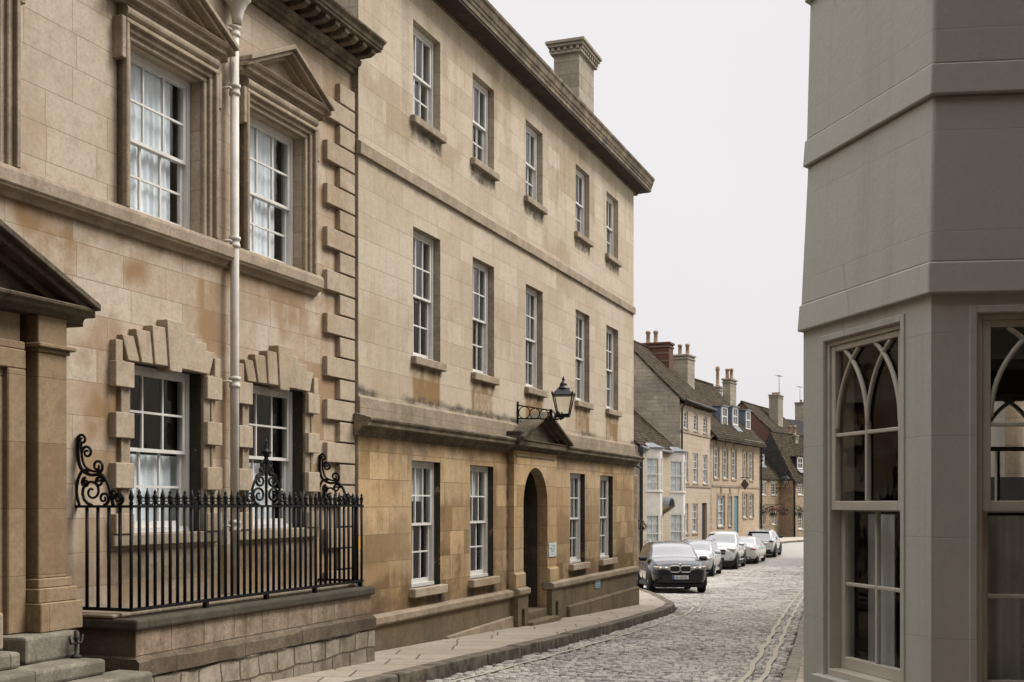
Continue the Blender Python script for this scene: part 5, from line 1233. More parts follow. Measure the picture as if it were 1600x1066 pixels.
for (a, b, yt, yb_) in ((1127.8, 1136.4, 634.5, 665.5), (1144.4, 1152.6, 635.5, 664), (1165.2, 1172, 641, 671)):
    y_ = .55; x0_, x1_ = FD.t(a, -y_), FD.t(b, -y_); z0_, z1_ = FD.z(a, yb_, -y_), FD.z(a, yt, -y_); yb2 = min(DD/2, (z1_-eD)/slD+.15)
    dm = part(D, 'dormer', MB().prism([(y_, z0_-.3), (y_, z1_), (yb2+.2, z1_), (y_+.1, z0_-.4)], x0_, x0_+.06, 'x').prism([(y_, z0_-.3), (y_, z1_), (yb2+.2, z1_), (y_+.1, z0_-.4)], x1_-.06, x1_, 'x'), M['lead_blue'])
    MB().box(x0_-.08, x1_+.08, y_-.12, yb2+.2, z1_, z1_+.07).build('dormer_roof', M['lead'], dm)
    f = MB().box(x0_, x0_+.12, y_-.03, y_+.06, z0_, z1_).box(x1_-.12, x1_, y_-.03, y_+.06, z0_, z1_).box(x0_+.12, x1_-.12, y_-.03, y_+.06, z1_-.12, z1_).box(x0_+.12, x1_-.12, y_-.03, y_+.06, z0_, z0_+.1)
    zm = (z0_+z1_)/2; c = (x0_+x1_)/2; f.box(x0_+.12, x1_-.12, y_-.02, y_+.04, zm-.03, zm+.03).box(c-.02, c+.02, y_-.015, y_+.03, z0_+.1, zm-.03).box(c-.02, c+.02, y_-.015, y_+.03, zm+.03, z1_-.12)
    f.build('dormer_window', M['white'], dm); MB().quad((x0_+.1, y_+.02, z0_), (x1_-.1, y_+.02, z0_), (x1_-.1, y_+.02, z1_), (x0_+.1, y_+.02, z1_)).build('pane', M['glass'], dm, norm=False)
    MB().hull([(x0_-.05, y_-.35, z0_-.42), (x1_+.05, y_-.35, z0_-.42), (x1_+.05, y_, z0_-.1), (x0_-.05, y_, z0_-.1)], [(x0_-.05, y_-.35, z0_-.38), (x1_+.05, y_-.35, z0_-.38), (x1_+.05, y_, z0_-.0), (x0_-.05, y_, z0_-.0)]).build('apron', M['lead'], dm)
chim(FD, D, 1051, 1074.5, 1085.5, 553, -2.5, 5.5, 'stack', [(.25, .95), (.75, .95)], potmat='pot')
chim(FD, D, 1117, 1124, 1128.5, 604-1, -3.0, 6, 'stack', [(.5, 1.7)], poth=.8)
chim(FD, D, 1129, 1141, 1150.5, 591, -2.6, 5.5, 'stack', [(.25, 1.), (.8, 1.)], potmat='pot')
# --- end of the street
FE = Frame((.2096*98, 98.0), rad(33)); Eb = float(road_z(98))+.05
LE = FE.t(1218.5); eE = FE.z(1200, 747)
E_ = FE.root('stone_cottage', 'small stone cottage with white lintels and dormered slate roof at the street end', 'house', Eb, 2.5, 2.)
hE = [(FE.t(a), FE.t(b), FE.z(1190, 773), FE.z(1190, 754)) for a, b in ((1188.3, 1196), (1205.4, 1213))]+[(FE.t(a), FE.t(b), FE.z(1190, 820), FE.z(1190, 803)) for a, b in ((1186.8, 1193.6), (1206, 1212))]
DE = 6.0; zrE = (HY-688)/F*FE.hit(1195, -DE/2)[1]
block(FE, E_, -.6, LE, DE, Eb-.5, eE, zrE, hE, 'far_rubble', 'far_rubble_side', 'stone_slate', ov=.2)
for a, b, c, d in hE:
    w_ = sash(E_, a, b, c, d, .07, 2, 2, 2, fw=.08, bar=.04); MB().box(a-.2, b+.2, -.02, .05, d+.004, d+.16).build('lintel', M['cream_white'], w_); sill(E_, w_, a-.05, b+.05, c, .08, .06, M['cream_white'])
def dormer(root, fr, a, b, yt, yb_, y_, eave, sl, half):
    for _ in range(6): y_ = max(.12, (fr.z(a, yb_, -y_)-eave)/sl-.12)
    x0_, x1_ = fr.t(a, -y_), fr.t(b, -y_); z0_, z1_ = fr.z(a, yb_, -y_), fr.z(a, yt, -y_); yb2 = min(half, (z1_-eave)/sl+.1)
    dm = part(root, 'dormer', MB().prism([(y_+.02, z0_-.2), (y_+.02, z1_), (yb2+.2, z1_), (y_+.1, z0_-.3)], x0_, x1_, 'x'), M['dark_slate'])
    MB().box(x0_-.1, x1_+.1, y_-.12, yb2+.2, z1_, z1_+.08).build('dormer_roof', M['stone_slate'], dm)
    f = MB(); c = (x0_+x1_)/2; zm = (z0_+z1_)/2
    f.box(x0_, x0_+.13, y_-.05, y_+.015, z0_, z1_).box(x1_-.13, x1_, y_-.05, y_+.015, z0_, z1_).box(x0_+.13, x1_-.13, y_-.05, y_+.015, z1_-.13, z1_).box(x0_+.13, x1_-.13, y_-.05, y_+.015, z0_, z0_+.13).box(c-.03, c+.03, y_-.045, y_+.015, z0_+.13, z1_-.13).box(x0_+.13, c-.03, y_-.045, y_+.015, zm-.03, zm+.03).box(c+.03, x1_-.13, y_-.045, y_+.015, zm-.03, zm+.03)
    f.build('dormer_window', M['white'], dm); MB().box(x0_+.1, x1_-.1, y_-.01, y_+.01, z0_+.1, z1_-.1).build('pane', M['dark_room'], dm)
    MB().hull([(x0_, y_-.3, z0_-.35), (x1_, y_-.3, z0_-.35), (x1_, y_, z0_-.05), (x0_, y_, z0_-.05)], [(x0_, y_-.3, z0_-.3), (x1_, y_-.3, z0_-.3), (x1_, y_, z0_), (x0_, y_, z0_)]).build('apron', M['lead'], dm)
dormer(E_, FE, 1185.3, 1193.3, 709, 724, .75, eE, (zrE-eE)/(DE/2), DE/2)
qE = -FE.side(1239, LE)[0]
FG = Frame((FE.P[0]+LE*FE.d[0]+qE*FE.n[0], FE.P[1]+LE*FE.d[1]+qE*FE.n[1]), FE.ang)
G = FG.root('gabled_house', 'taller stone house with a black slated gable above the street end corner', 'house', Eb, 4, 3)
eG = FG.z(1239.5, 749); yG, YG = FG.side(1204, 0); zrG = (HY-676)/F*YG; DG = 2*yG
hG2 = [(FG.t(a), FG.t(b), FG.z(1246, y1_), FG.z(1246, y0_)) for a, b, y0_, y1_ in ((1246.5, 1254.5, 757, 773), (1247, 1254.5, 805, 827), (1261, 1268, 757, 773))]
rG = block(FG, G, 0, 9, DG, Eb-.5, eG, zrG, hG2, 'far_rubble', 'far_rubble_side', 'stone_slate', ov=.2)
part(G, 'slated_gable', MB().prism([(-.12, eG-.1), (DG+.1, eG-.1), (DG/2, zrG+.03)], -.05, -.005, 'x'), M['dark_slate_side'])
for a, b, c, d in hG2: w_ = sash(G, a, b, c, d, .07, 2, 2, 2, fw=.08, bar=.04); MB().box(a-.2, b+.2, -.02, .05, d+.004, d+.16).build('lintel', M['cream_white'], w_); sill(G, w_, a-.05, b+.05, c, .08, .06, M['cream_white'])
dormer(G, FG, 1245.5, 1253.5, 714, 733, .8, eG, (zrG-eG)/(DG/2), DG/2)
part(G, 'drainpipe', MB().tube([(.15, -.25, eG-.05), (.12, -.1, eG-.5), (.12, -.1, Eb)], .08, 8), M['black_pipe'])
chim(FG, G, 1229, 1243, 1247.5, 680, -1.6, eG+.8, 'stack', [(.25, .9), (.8, .9)], poth=1.)
# --- brick gabled house and dark hipped roof behind
FH = Frame((.2232*104, 104.0), rad(26)); Hb = float(road_z(104))
eH = FH.z(1213, 682); yH, YH = FH.side(1158.5, 0); zrH = (HY-629)/F*YH
Hh = FH.root('brick_house', 'dark red brick gable house with grey slate roof rising behind the cottage', 'house', Hb, 5, 3)
block(FH, Hh, 0, 14, 2*yH, Hb-.5, eH, zrH, [], 'far_stone', 'brown_brick', 'stone_slate', ov=.2, step=2.)
chim(FH, Hh, 1201.5, 1216, 1223.5, 616, -1.2, eH, 'stack', [(.2, .35), (.5, .35), (.8, .35)], potmat='pot')
FI = Frame((.2255*118, 118.0), rad(40)); Ib = float(road_z(118))
I_ = FI.root('slate_roofed_house', 'distant house with a broad black slate hipped roof beside the painted bay', 'house', Ib, 4, 3)
zI = FI.z(1222, 653, -3); eI = zI-4.2
part(I_, 'wall', MB().box(-1., 12, .1, 8, Ib-.3, eI), M['far_rubble'])
part(I_, 'roof', MB().hull([(-1.3, -.2, eI), (12.3, -.2, eI), (12.3, 8.3, eI), (-1.3, 8.3, eI)], [(-.2, 3.4, zI), (11.9, 3.4, zI), (11.9, 4.7, zI), (-.2, 4.7, zI)]), M['dark_slate'])
chim(FI, I_, 1242, 1256, 1264, 628, -3.6, zI-.5, 'stack', [(.2, .4), (.6, .4)])
def aerial(fr, t, y, z0, h, label, n=4):
    m = MB().tube([(t, y, z0), (t, y, z0+h)], .03, 6).tube([(t-.7, y, z0+h-.05), (t+.7, y, z0+h-.05)], .02, 5)
    for i in range(n): u = t-.6+1.2*i/(n-1); m.tube([(u, y-.25, z0+h-.05), (u, y+.25, z0+h-.05)], .014, 5)
    single(fr, 'tv_aerial', m, M['lead'], label, 'aerial')
zt_ = FH.z(1216, 616, -1.2); aerial(FH, FH.t(1219, -1.6), 1.7, zt_+.1, 1.9, 'tall television aerial on the brick house chimney against the sky')
zt_ = FI.z(1256, 628, -3.6); aerial(FI, FI.t(1250, -4.), 4.0, zt_-.3, 2.0, 'thin television aerial on the dark slate roof chimney beside the bay', 3)

# small things at the street end
def leafball(mb, c, r, n, s, flat=1.):
    for _ in range(n):
        d = Vector((random.gauss(0, 1), random.gauss(0, 1), random.gauss(0, 1))).normalized()*r*(random.random()**.4)*(1+.25*random.random()); d.z *= flat
        p = Vector(c)+d; a = Vector((random.gauss(0, 1), random.gauss(0, 1), random.gauss(0, 1))).normalized(); b = a.orthogonal().normalized(); a2 = a.cross(b)
        k = s*(.6+.8*random.random()); mb.quad((p-b*k)[:], (p+a2*k*.5)[:], (p+b*k)[:], (p-a2*k*.5)[:])
def basket(fr, xpx, ypx, e, r, label, fl=.5):
    t, Y = fr.hit(xpx, e); z = (HY-ypx)/F*Y
    root = fr.root('hanging_basket', label, 'flower basket', z-r*.9, t, -e, 'hanging baskets')
    part(root, 'bowl', MB().lathe([(.02, z-r*.8), (r*.35, z-r*.7), (r*.55, z-r*.35), (r*.55, z-r*.3)], (t, -e, 0), 12), M['rust'])
    part(root, 'bracket', MB().tube([(t, -.02, z+r*1.2), (t, -e, z+r*1.2), (t, -e, z+r*.2)], .025, 5).tube([(t, -.02, z+r*.5), (t, -e*.8, z+r*1.2)], .02, 5), M['rust'])
    m = MB(); leafball(m, (t, -e, z), r, 260, r*.16); part(root, 'foliage', m, M['leaf'], norm=False)
    if fl: m = MB(); leafball(m, (t, -e-r*.1, z+r*.1), r*1.08, int(260*fl), r*.12); part(root, 'flowers', m, M['flower'], norm=False)
basket(FE, 1191, 797, .6, .42, 'hanging basket with few pink flowers, leftmost of those on the cottage wall', .25)
basket(FE, 1207, 800, .6, .42, 'full hanging basket of deep pink flowers between the cottage windows', .9)
basket(FG, 1224, 798, 1.6, .40, 'pink flower basket hanging at the corner below the far street lamp', .8)
basket(FG, 1250, 800, .6, .42, 'green basket with hardly any flowers beside the painted bay edge', .05)
basket(FV, 1003.5, 822, .5, .22, 'small basket with red flowers hanging by the black downpipe', .4)
# far wall lamp
tq, Yq = FE.hit(1218, .3); lzq = (HY-763)/F*Yq
fl_ = FE.root('wall_lantern', 'far black wall lantern on a straight bracket at the corner of the street end', 'lantern', lzq, tq, -.1)
lyq = FE.side(1227, tq)[0]; sc2 = 1.35
part(fl_, 'bracket', MB().tube([(tq, .0, lzq), (tq, lyq, lzq)], .04, 6).tube([(tq, .0, lzq-.4), (tq, lyq*.5, lzq)], .03, 6).lathe([(.03, lzq), (.03, lzq+.3)], (tq, lyq, 0), 6), M['iron'])
z0_ = lzq+.28; b_, t_ = .17, .3
m = MB(); g2 = MB()
for i, (u, v) in enumerate(cor):
    u2, v2 = cor[(i+1) % 4]; m.tube([(tq+u*b_, lyq+v*b_, z0_), (tq+u*t_, lyq+v*t_, z0_+.55)], .025, 5)
    g2.quad((tq+u*b_, lyq+v*b_, z0_), (tq+u2*b_, lyq+v2*b_, z0_), (tq+u2*t_, lyq+v2*t_, z0_+.55), (tq+u*t_, lyq+v*t_, z0_+.55))
m.box(tq-b_, tq+b_, lyq-b_, lyq+b_, z0_-.03, z0_)
m.hull([(tq+u*.33, lyq+v*.33, z0_+.55) for u, v in cor], [(tq+u*.1, lyq+v*.1, z0_+.8) for u, v in cor]).lathe([(.1, z0_+.8), (.06, z0_+.95), (.01, z0_+1.1)], (tq, lyq, 0), 8)
part(fl_, 'cage', m, M['iron']); part(fl_, 'lamp_pane', g2, M['lamp_glass'], norm=False)
# clipped shrubs by the end of the long house
for (px, py, Yd, r, h, label) in ((1181.5, 826, 82.5, .30, 1.25, 'dark tapered clipped shrub beside the corner of the long house'), (1196, 826, 88, .55, .75, 'low rounded green bush against the cottage wall')):
    X = (px-CX)/F*Yd; zb = EYE+float(road_z(Yd))+.05
    rt = wroot('shrub', label, 'shrub', (X, Yd, zb)); m = MB()
    for i in range(9): u = i/8; leafball(m, (0, 0, .15+h*u), r*(1.35-.8*u if h > 1 else sqrt(max(.1, 1-u*u))), 150, .09)
    part(rt, 'foliage', m, M['leaf_dark'], norm=False); part(rt, 'stem', MB().lathe([(.05, -.02), (.04, h*.7)], n=6), M['dark_wood'])
# the far pavement wall low steps next to the long house

tS, YS = FD.hit(1158, .1); zS = (HY-757)/F*YS
hs_ = FD.root('hanging_sign', 'small dark diamond shaped sign hanging from the wall of the long warm stone house', 'sign', zS-.3, tS, 0)
part(hs_, 'bracket', MB().tube([(tS, -.02, zS+.42), (tS, -.62, zS+.42)], .025, 5), M['rust'])
part(hs_, 'board', MB().prism([(-.62, zS), (-.34, zS+.36), (-.06, zS), (-.34, zS-.36)], tS-.03, tS+.03, 'x'), M['sign_brown'], bevel=.01)
# ================================================================== parked cars
def paint(name, col, rough=.25, coat=1., metal=0.):
    col = al(col); m, nt, b = new_mat(name); b.inputs['Base Color'].default_value = c4(col); b.inputs['Roughness'].default_value = rough
    b.inputs['Coat Weight'].default_value = coat; b.inputs['Coat Roughness'].default_value = .03; b.inputs['Metallic'].default_value = metal
    tc = nt.nodes.new('ShaderNodeTexCoord').outputs['Object']
    f = ramp(nt, noise(nt, tc, 2.5, 5), .4, .8); nt.links.new(mixc(nt, mth(nt, 'MULTIPLY', f, .06 if col[0] > .05 else .01), col, al((.3, .28, .24))), b.inputs['Base Color'])
    return m
M['car_black'] = paint('black_car_paint', (.008, .008, .009)); M['car_white'] = paint('white_car_paint', (.60, .60, .59)); M['car_silver'] = paint('pale_silver_car_paint', (.44, .45, .45), .3, 1., .15)
M['car_glass'] = plain('dark_car_glass', (.02, .024, .026), .04, spec=1., coat=1.)
M['car_glass'].node_tree.nodes['Principled BSDF'].inputs['IOR'].default_value = 1.72
M['car_black'].node_tree.nodes['Principled BSDF'].inputs['Coat IOR'].default_value = 1.4
M['car_black'].node_tree.nodes['Principled BSDF'].inputs['Specular IOR Level'].default_value = .15
M['tyre'] = plain('tyre_rubber', (.014, .014, .014), .85); M['rim'] = plain('alloy_rim', (.42, .42, .42), .35, .7)
M['trim_plastic'] = plain('black_car_trim', (.013, .013, .013), .55); M['chrome'] = plain('chrome', (.65, .65, .64), .15, 1.)
M['headlamp'] = plain('headlamp_lens', (.42, .40, .36), .12, spec=.8, coat=1.); M['tail'] = plain('red_tail_lens', (.42, .02, .02), .2, coat=1.)
M['amber'] = plain('amber_lens', (.5, .3, .16), .2); M['plate'] = plain('number_plate', (.66, .67, .64), .5, var=.03); M['plate_blue'] = plain('plate_band', (.03, .1, .32), .5)
M['roof_rail'] = plain('roof_rail', (.5, .5, .5), .4, .6)
def interp(u, pts):
    """smooth monotone interpolation of (u, value) pairs"""
    xs = np.array([p[0] for p in pts]); ys = np.array([p[1] for p in pts])
    d = np.diff(ys)/np.diff(xs); m = np.zeros(len(xs)); m[0], m[-1] = d[0], d[-1]
    for i in range(1, len(xs)-1): m[i] = 0 if d[i-1]*d[i] <= 0 else 2*d[i-1]*d[i]/(d[i-1]+d[i])
    i = int(np.clip(np.searchsorted(xs, u)-1, 0, len(xs)-2)); h = xs[i+1]-xs[i]; t = (u-xs[i])/h
    return (2*t**3-3*t*t+1)*ys[i]+(t**3-2*t*t+t)*h*m[i]+(-2*t**3+3*t*t)*ys[i+1]+(t**3-t*t)*h*m[i+1]
def text_mb(txt, size):
    cu = bpy.data.curves.new('txt', 'FONT'); cu.body = txt; cu.size = size; cu.align_x = 'CENTER'; cu.extrude = .004
    o = bpy.data.objects.new('txt', cu); COL.objects.link(o); bpy.context.view_layer.update()
    me = bpy.data.meshes.new_from_object(o.evaluated_get(bpy.context.evaluated_depsgraph_get()))
    m = MB(); m.add([v.co[:] for v in me.vertices], [tuple(p.vertices) for p in me.polygons])
    bpy.data.objects.remove(o); bpy.data.curves.remove(cu); bpy.data.meshes.remove(me)
    return m
def make_car(name, label, X, Y, rz, S):
    L, W, H = S['L'], S['W'], S['H']
    hd = (-sin(rz), cos(rz)); Yf, Yr = Y+hd[1]*L/2, Y-hd[1]*L/2
    pit = atan((float(road_z(Yf))-float(road_z(Yr)))/L)
    root = wroot(name, label, S.get('cat', 'car'), (X, Y, EYE+float(road_z(Y))+.008), 'cars parked along the kerb'); root.rotation_euler = (pit, 0, rz)
    P = M[S['paint']]; wb0, wb1, wr = S['axles'][0], S['axles'][1], S['wr']
    N = 72; us = [i/N for i in range(N+1)]
    J = 15
    body = MB(); gl = {('windscreen',): MB(), ('rear_window',): MB()}
    for sd_ in (0, 1):
        for k in range(len(S['pillars'])+1): gl[('side_window', sd_, k)] = MB()
    rings = []
    for u in us:
        zt, zs, w, zb = interp(u, S['top']), interp(u, S['belt']), interp(u, S['wid']), interp(u, S['low'])
        zs = min(zs, zt-.03); fr_ = max(0, min(1, (zt-zs)/(H-S['hb'])))
        wt = w*(.9-S.get('tumble', .15)*fr_); y = (u-.5)*L
        h = zs-zb; hf = zt-zs
        R = [(0, zb), (.72*w, zb), (.93*w, zb+.05), (.985*w, zb+.28*h), (1.0*w, zb+.55*h), (.995*w, zb+.8*h), (.975*w, zb+.93*h), (.945*w, zs)]
        a, b = .93*w, wt
        R += [(a+(b-a)*.12, zs+hf*.1), (a+(b-a)*.55, zs+hf*.5), (a+(b-a)*.92, zs+hf*.87), (b*.93, zt-.012), (b*.8, zt+.008), (b*.4, zt+.03), (0, zt+.036)]
        rings.append([(x, y, z) for x, z in R])
    full = [r+[(-x, y, z) for x, y, z in reversed(r[1:-1])] for r in rings]; n = len(full[0])
    def push(m, q): o = len(m.v); m.v += list(q); m.f.append((o, o+1, o+2, o+3)); m.sm.append(True)
    ws, rw, sd, pil = S['ws'], S['rw'], S['side'], S['pillars']
    for i in range(N):
        um = (us[i]+us[i+1])/2
        for j in range(n):
            q = (full[i][j], full[i][(j+1) % n], full[i+1][(j+1) % n], full[i+1][j]); jj = j if j < J-1 else n-1-j
            m = body
            if jj in (8, 9) and sd[0] < um < sd[1] and not any(abs(um-p) < S.get('pw', .012) for p in pil): m = gl[('side_window', int(j < J-1), sum(um > p for p in pil))]
            elif jj >= 11 and ws[0] < um < ws[1]: m = gl[('windscreen',)]
            elif jj >= 11 and rw and rw[0] < um < rw[1]: m = gl[('rear_window',)]
            push(m, q)
    for e in (0, N):
        o = len(body.v); body.v += full[e]; body.f.append(tuple(range(o, o+n))); body.sm.append(False)
    def weld(m):
        idx = {}; nv = []; mp = []
        for p in m.v:
            k = (round(p[0], 4), round(p[1], 4), round(p[2], 4))
            if k not in idx: idx[k] = len(nv); nv.append(p)
            mp.append(idx[k])
        m.v = nv; fs = []; sm = []
        for f, s_ in zip(m.f, m.sm):
            g_ = []
            for i in f:
                if mp[i] not in g_: g_.append(mp[i])
            if len(g_) > 2: fs.append(tuple(g_)); sm.append(s_)
        m.f, m.sm = fs, sm; return m
    bo = part(root, 'body', weld(body), P)
    for k, m in gl.items():
        if m.f: part(root, k[0], weld(m), M['car_glass'])
    # wheels with dark arches
    wx = W/2-.105
    for k in (wb0, wb1):
        y = (k-.5)*L
        for s_ in (-1, 1):
            w_ = MB().lathe([(wr*.62, -.1), (wr*.93, -.105), (wr, -.07), (wr, .07), (wr*.93, .105), (wr*.66, .108), (wr*.62, .1)], n=26, ax='x'); w_.xf(Matrix.Translation((s_*wx, y, wr)))
            wo_ = part(root, 'wheel', w_, M['tyre'])
            rm_ = MB().lathe([(wr*.66, .06), (wr*.66, .10), (wr*.6, .085), (wr*.58, .04), (.0, .045)], n=26, ax='x')
            for q in range(5):
                a = 2*pi*q/5; sp = MB().hull([(.05, -.045, .02), (.05, .045, .02), (.06, .03, wr*.6), (.06, -.03, wr*.6)], [(.085, -.045, .02), (.085, .045, .02), (.098, .025, wr*.6), (.098, -.025, wr*.6)]); sp.xf(Matrix.Rotation(a, 4, 'X')); rm_.add(sp.v, sp.f)
            rm_.lathe([(.06, .05), (.06, .1), (.04, .105), (0.001, .105)], n=10, ax='x')
            rm_.xf(Matrix.Translation((s_*wx, y, wr)) @ (Matrix.Identity(4) if s_ > 0 else Matrix.Rotation(pi, 4, 'Z'))); rm_.build('rim', M['rim'], wo_)
            ar = MB(); ro, ri = wr*1.2, wr*.2
            for q in range(20):
                a, b = -.25+(pi+.5)*q/20, -.25+(pi+.5)*(q+1)/20; x0_, x1_ = s_*(W/2-.16), s_*(W/2+.004)
                ar.hull([(x0_, y+ri*cos(a), wr+ri*sin(a)), (x0_, y+ro*cos(a), wr+ro*sin(a)), (x0_, y+ro*cos(b), wr+ro*sin(b)), (x0_, y+ri*cos(b), wr+ri*sin(b))],
                        [(x1_-s_*.05, y+ri*cos(a), wr+ri*sin(a)), (x1_, y+ro*cos(a), wr+ro*sin(a)), (x1_, y+ro*cos(b), wr+ro*sin(b)), (x1_-s_*.05, y+ri*cos(b), wr+ri*sin(b))])
            part(root, 'wheel_arch', ar, M['trim_plastic'])
    part(root, 'underbody', MB().box(-W*.42, W*.42, -L*.44, L*.44, .2, .42), M['trim_plastic'])
    def at(u):                                            # half width and belt at a station
        return interp(u, S['wid']), interp(u, S['belt']), (u-.5)*L
    # door seams, handles, sill
    for s_ in (-1, 1):
        for u in S['doors']:
            w, zs, y = at(u); part(root, 'door_seam', MB().box(s_*w*.985-.012, s_*w*.985+.012, y-.006, y+.006, .38, zs-.05), M['trim_plastic'])
        for u in S['handles']:
            w, zs, y = at(u); part(root, 'door_handle', MB().box(min(s_*w*.975, s_*(w*.975+.04)), max(s_*w*.975, s_*(w*.975+.04)), y-.1, y+.1, zs-.13, zs-.095, .01), P)
        u = S['mirror']; w, zs, y = at(u)
        mo = part(root, 'wing_mirror', MB().box(min(s_*(w*.93), s_*(w+.22)), max(s_*(w*.93), s_*(w+.22)), y-.05, y+.06, zs+.03, zs+.19, .045), M[S.get('mirror_mat', S['paint'])], bevel=.02)
        part(root, 'side_skirt', MB().box(min(s_*W*.43, s_*W*.492), max(s_*W*.43, s_*W*.492), (wb0-.5)*L+wr*1.2, (wb1-.5)*L-wr*1.2, .2, .36, .03), M[S.get('skirt', 'trim_plastic')])
        if S.get('rails'):
            pts = [(s_*interp(u, S['wid'])*.70, (u-.5)*L, interp(u, S['top'])+.065) for u in np.linspace(*S['rails'], 12)]
            pts[0] = (pts[0][0], pts[0][1], pts[0][2]-.05); pts[-1] = (pts[-1][0], pts[-1][1], pts[-1][2]-.05); part(root, 'roof_rail', MB().tube(pts, .02, 6), M['roof_rail'])
    S['extra'](root, S, L, W, H)
    return root
def lens(root, name, c, r, mat, rot=0.):
    """a shaped lamp set into the corner of the body"""
    m = MB(); n = 14
    pr = [(sin(pi*i/8), -cos(pi*i/8)) for i in range(9)]
    m.lathe([(max(.001, a), b) for a, b in pr], n=n)
    m.xf(Matrix.Translation(c) @ Matrix.Rotation(rot, 4, 'Z') @ Matrix.Diagonal((r[0], r[1], r[2], 1)))
    return part(root, name, m, M[mat])
def rounded(w, h, r, n=5):
    out = []
    for cx, cz, a0 in ((w/2-r, h/2-r, 0), (-w/2+r, h/2-r, pi/2), (-w/2+r, -h/2+r, pi), (w/2-r, -h/2+r, 3*pi/2)):
        for i in range(n+1): a = a0+pi/2*i/n; out.append((cx+r*cos(a), cz+r*sin(a)))
    return out
def plate(root, y, z, text, front=True, yellow=False):
    p = part(root, 'number_plate', MB().box(-.26, .26, y-.012, y+.012, z-.06, z+.06), M['plate'])
    s_ = 1 if front else -1
    MB().box(-.26 if not front else .195, .26 if front else -.195, y+s_*.011, y+s_*.015, z-.058, z+.058).build('country_band', M['plate_blue'], p)
    if text:
        t = text_mb(text, .105); t.xf(Matrix.Translation((-.02*s_, y+s_*.014, z-.036)) @ Matrix.Rotation(pi if front else 0, 4, 'Z') @ Matrix.Rotation(pi/2, 4, 'X')); t.build('registration', M['trim_plastic'], p, norm=False)
# --- black estate SUV
def ex_black(r, S, L, W, H):
    f = L/2
    for s_ in (-1, 1):
        k = part(r, 'grille', MB().prism([(s_*.175+a, .80+b) for a, b in rounded(.32, .20, .06)], f-.1, f+.012), M['trim_plastic'])
        rg = MB().tube([(s_*.175+a, f+.012, .80+b) for a, b in rounded(.32, .20, .06)], .016, 6, closed=True); rg.build('grille_rim', M['chrome'], k)
        for q in range(-3, 4): MB().box(s_*.175+q*.036-.004, s_*.175+q*.036+.004, f+.006, f+.016, .72, .88).build('grille_bar', M['trim_plastic'], k)
        h = MB().prism([(s_*.34, .76), (s_*.80, .78), (s_*.86, .90), (s_*.34, .87)] if s_ > 0 else [(-.80, .78), (-.34, .76), (-.34, .87), (-.86, .90)], f-.30, f-.0)
        h.v = [(x, y+.035-(.34*max(0, abs(x)-.34)**1.35), z) for x, y, z in h.v]
        ho = part(r, 'headlight', h, M['headlamp'], bevel=.015)
        for xx in (.46, .64): lens(r, 'lamp_unit', (s_*xx, f+.035-.34*max(0, xx-.34)**1.35-.005, .82), (.05, .03, .045), 'chrome')
        lens(r, 'turn_light', (s_*.77, f-.075, .85), (.07, .05, .035), 'amber')
        lens(r, 'fog_light', (s_*.66, f-.07, .52), (.05, .03, .05), 'chrome')
    part(r, 'lower_grille', MB().prism([(-.55, .36), (.55, .36), (.62, .56), (-.62, .56)], f-.1, f+.004), M['trim_plastic'])
    part(r, 'bumper_strip', MB().box(-.6, .6, f-.05, f+.012, .575, .60), M['trim_plastic'])
    lens(r, 'badge', (0, f-.055, .945), (.04, .02, .035), 'chrome')
    plate(r, f+.02, .535, 'E6 MCG')
    part(r, 'wiper', MB().tube([(-.1, .98, 1.14), (-.5, .86, 1.22)], .012, 5), M['trim_plastic']); part(r, 'wiper', MB().tube([(.45, .98, 1.14), (.05, .86, 1.22)], .012, 5), M['trim_plastic'])
SB = dict(L=4.65, W=1.88, H=1.67, hb=1.02, paint='car_black', axles=(.2, .805), wr=.37, tumble=.2,
          top=[(0, .92), (.02, 1.12), (.10, 1.50), (.22, 1.62), (.42, 1.67), (.55, 1.63), (.62, 1.54), (.745, 1.14), (.80, 1.09), (.9, 1.03), (.965, .95), (1, .80)],
          belt=[(0, .88), (.1, 1.03), (.5, 1.02), (.75, .99), (.9, .92), (.97, .86), (1, .72)], wid=[(0, .74), (.04, .87), (.2, .93), (.5, .94), (.8, .93), (.93, .87), (.98, .78), (1, .68)],
          low=[(0, .45), (.06, .32), (.15, .27), (.9, .27), (.96, .33), (1, .42)], ws=(.60, .74), rw=(.03, .11), side=(.14, .70), pillars=(.31, .49, .655), doors=(.33, .5, .69), handles=(.36, .53), mirror=.665, mirror_mat='trim_plastic', rails=(.18, .55), extra=ex_black)
make_car('parked_car', 'black estate car with twin oval grille, nearest of the parked cars', 5.37, 40.35, pi+rad(1.), SB)
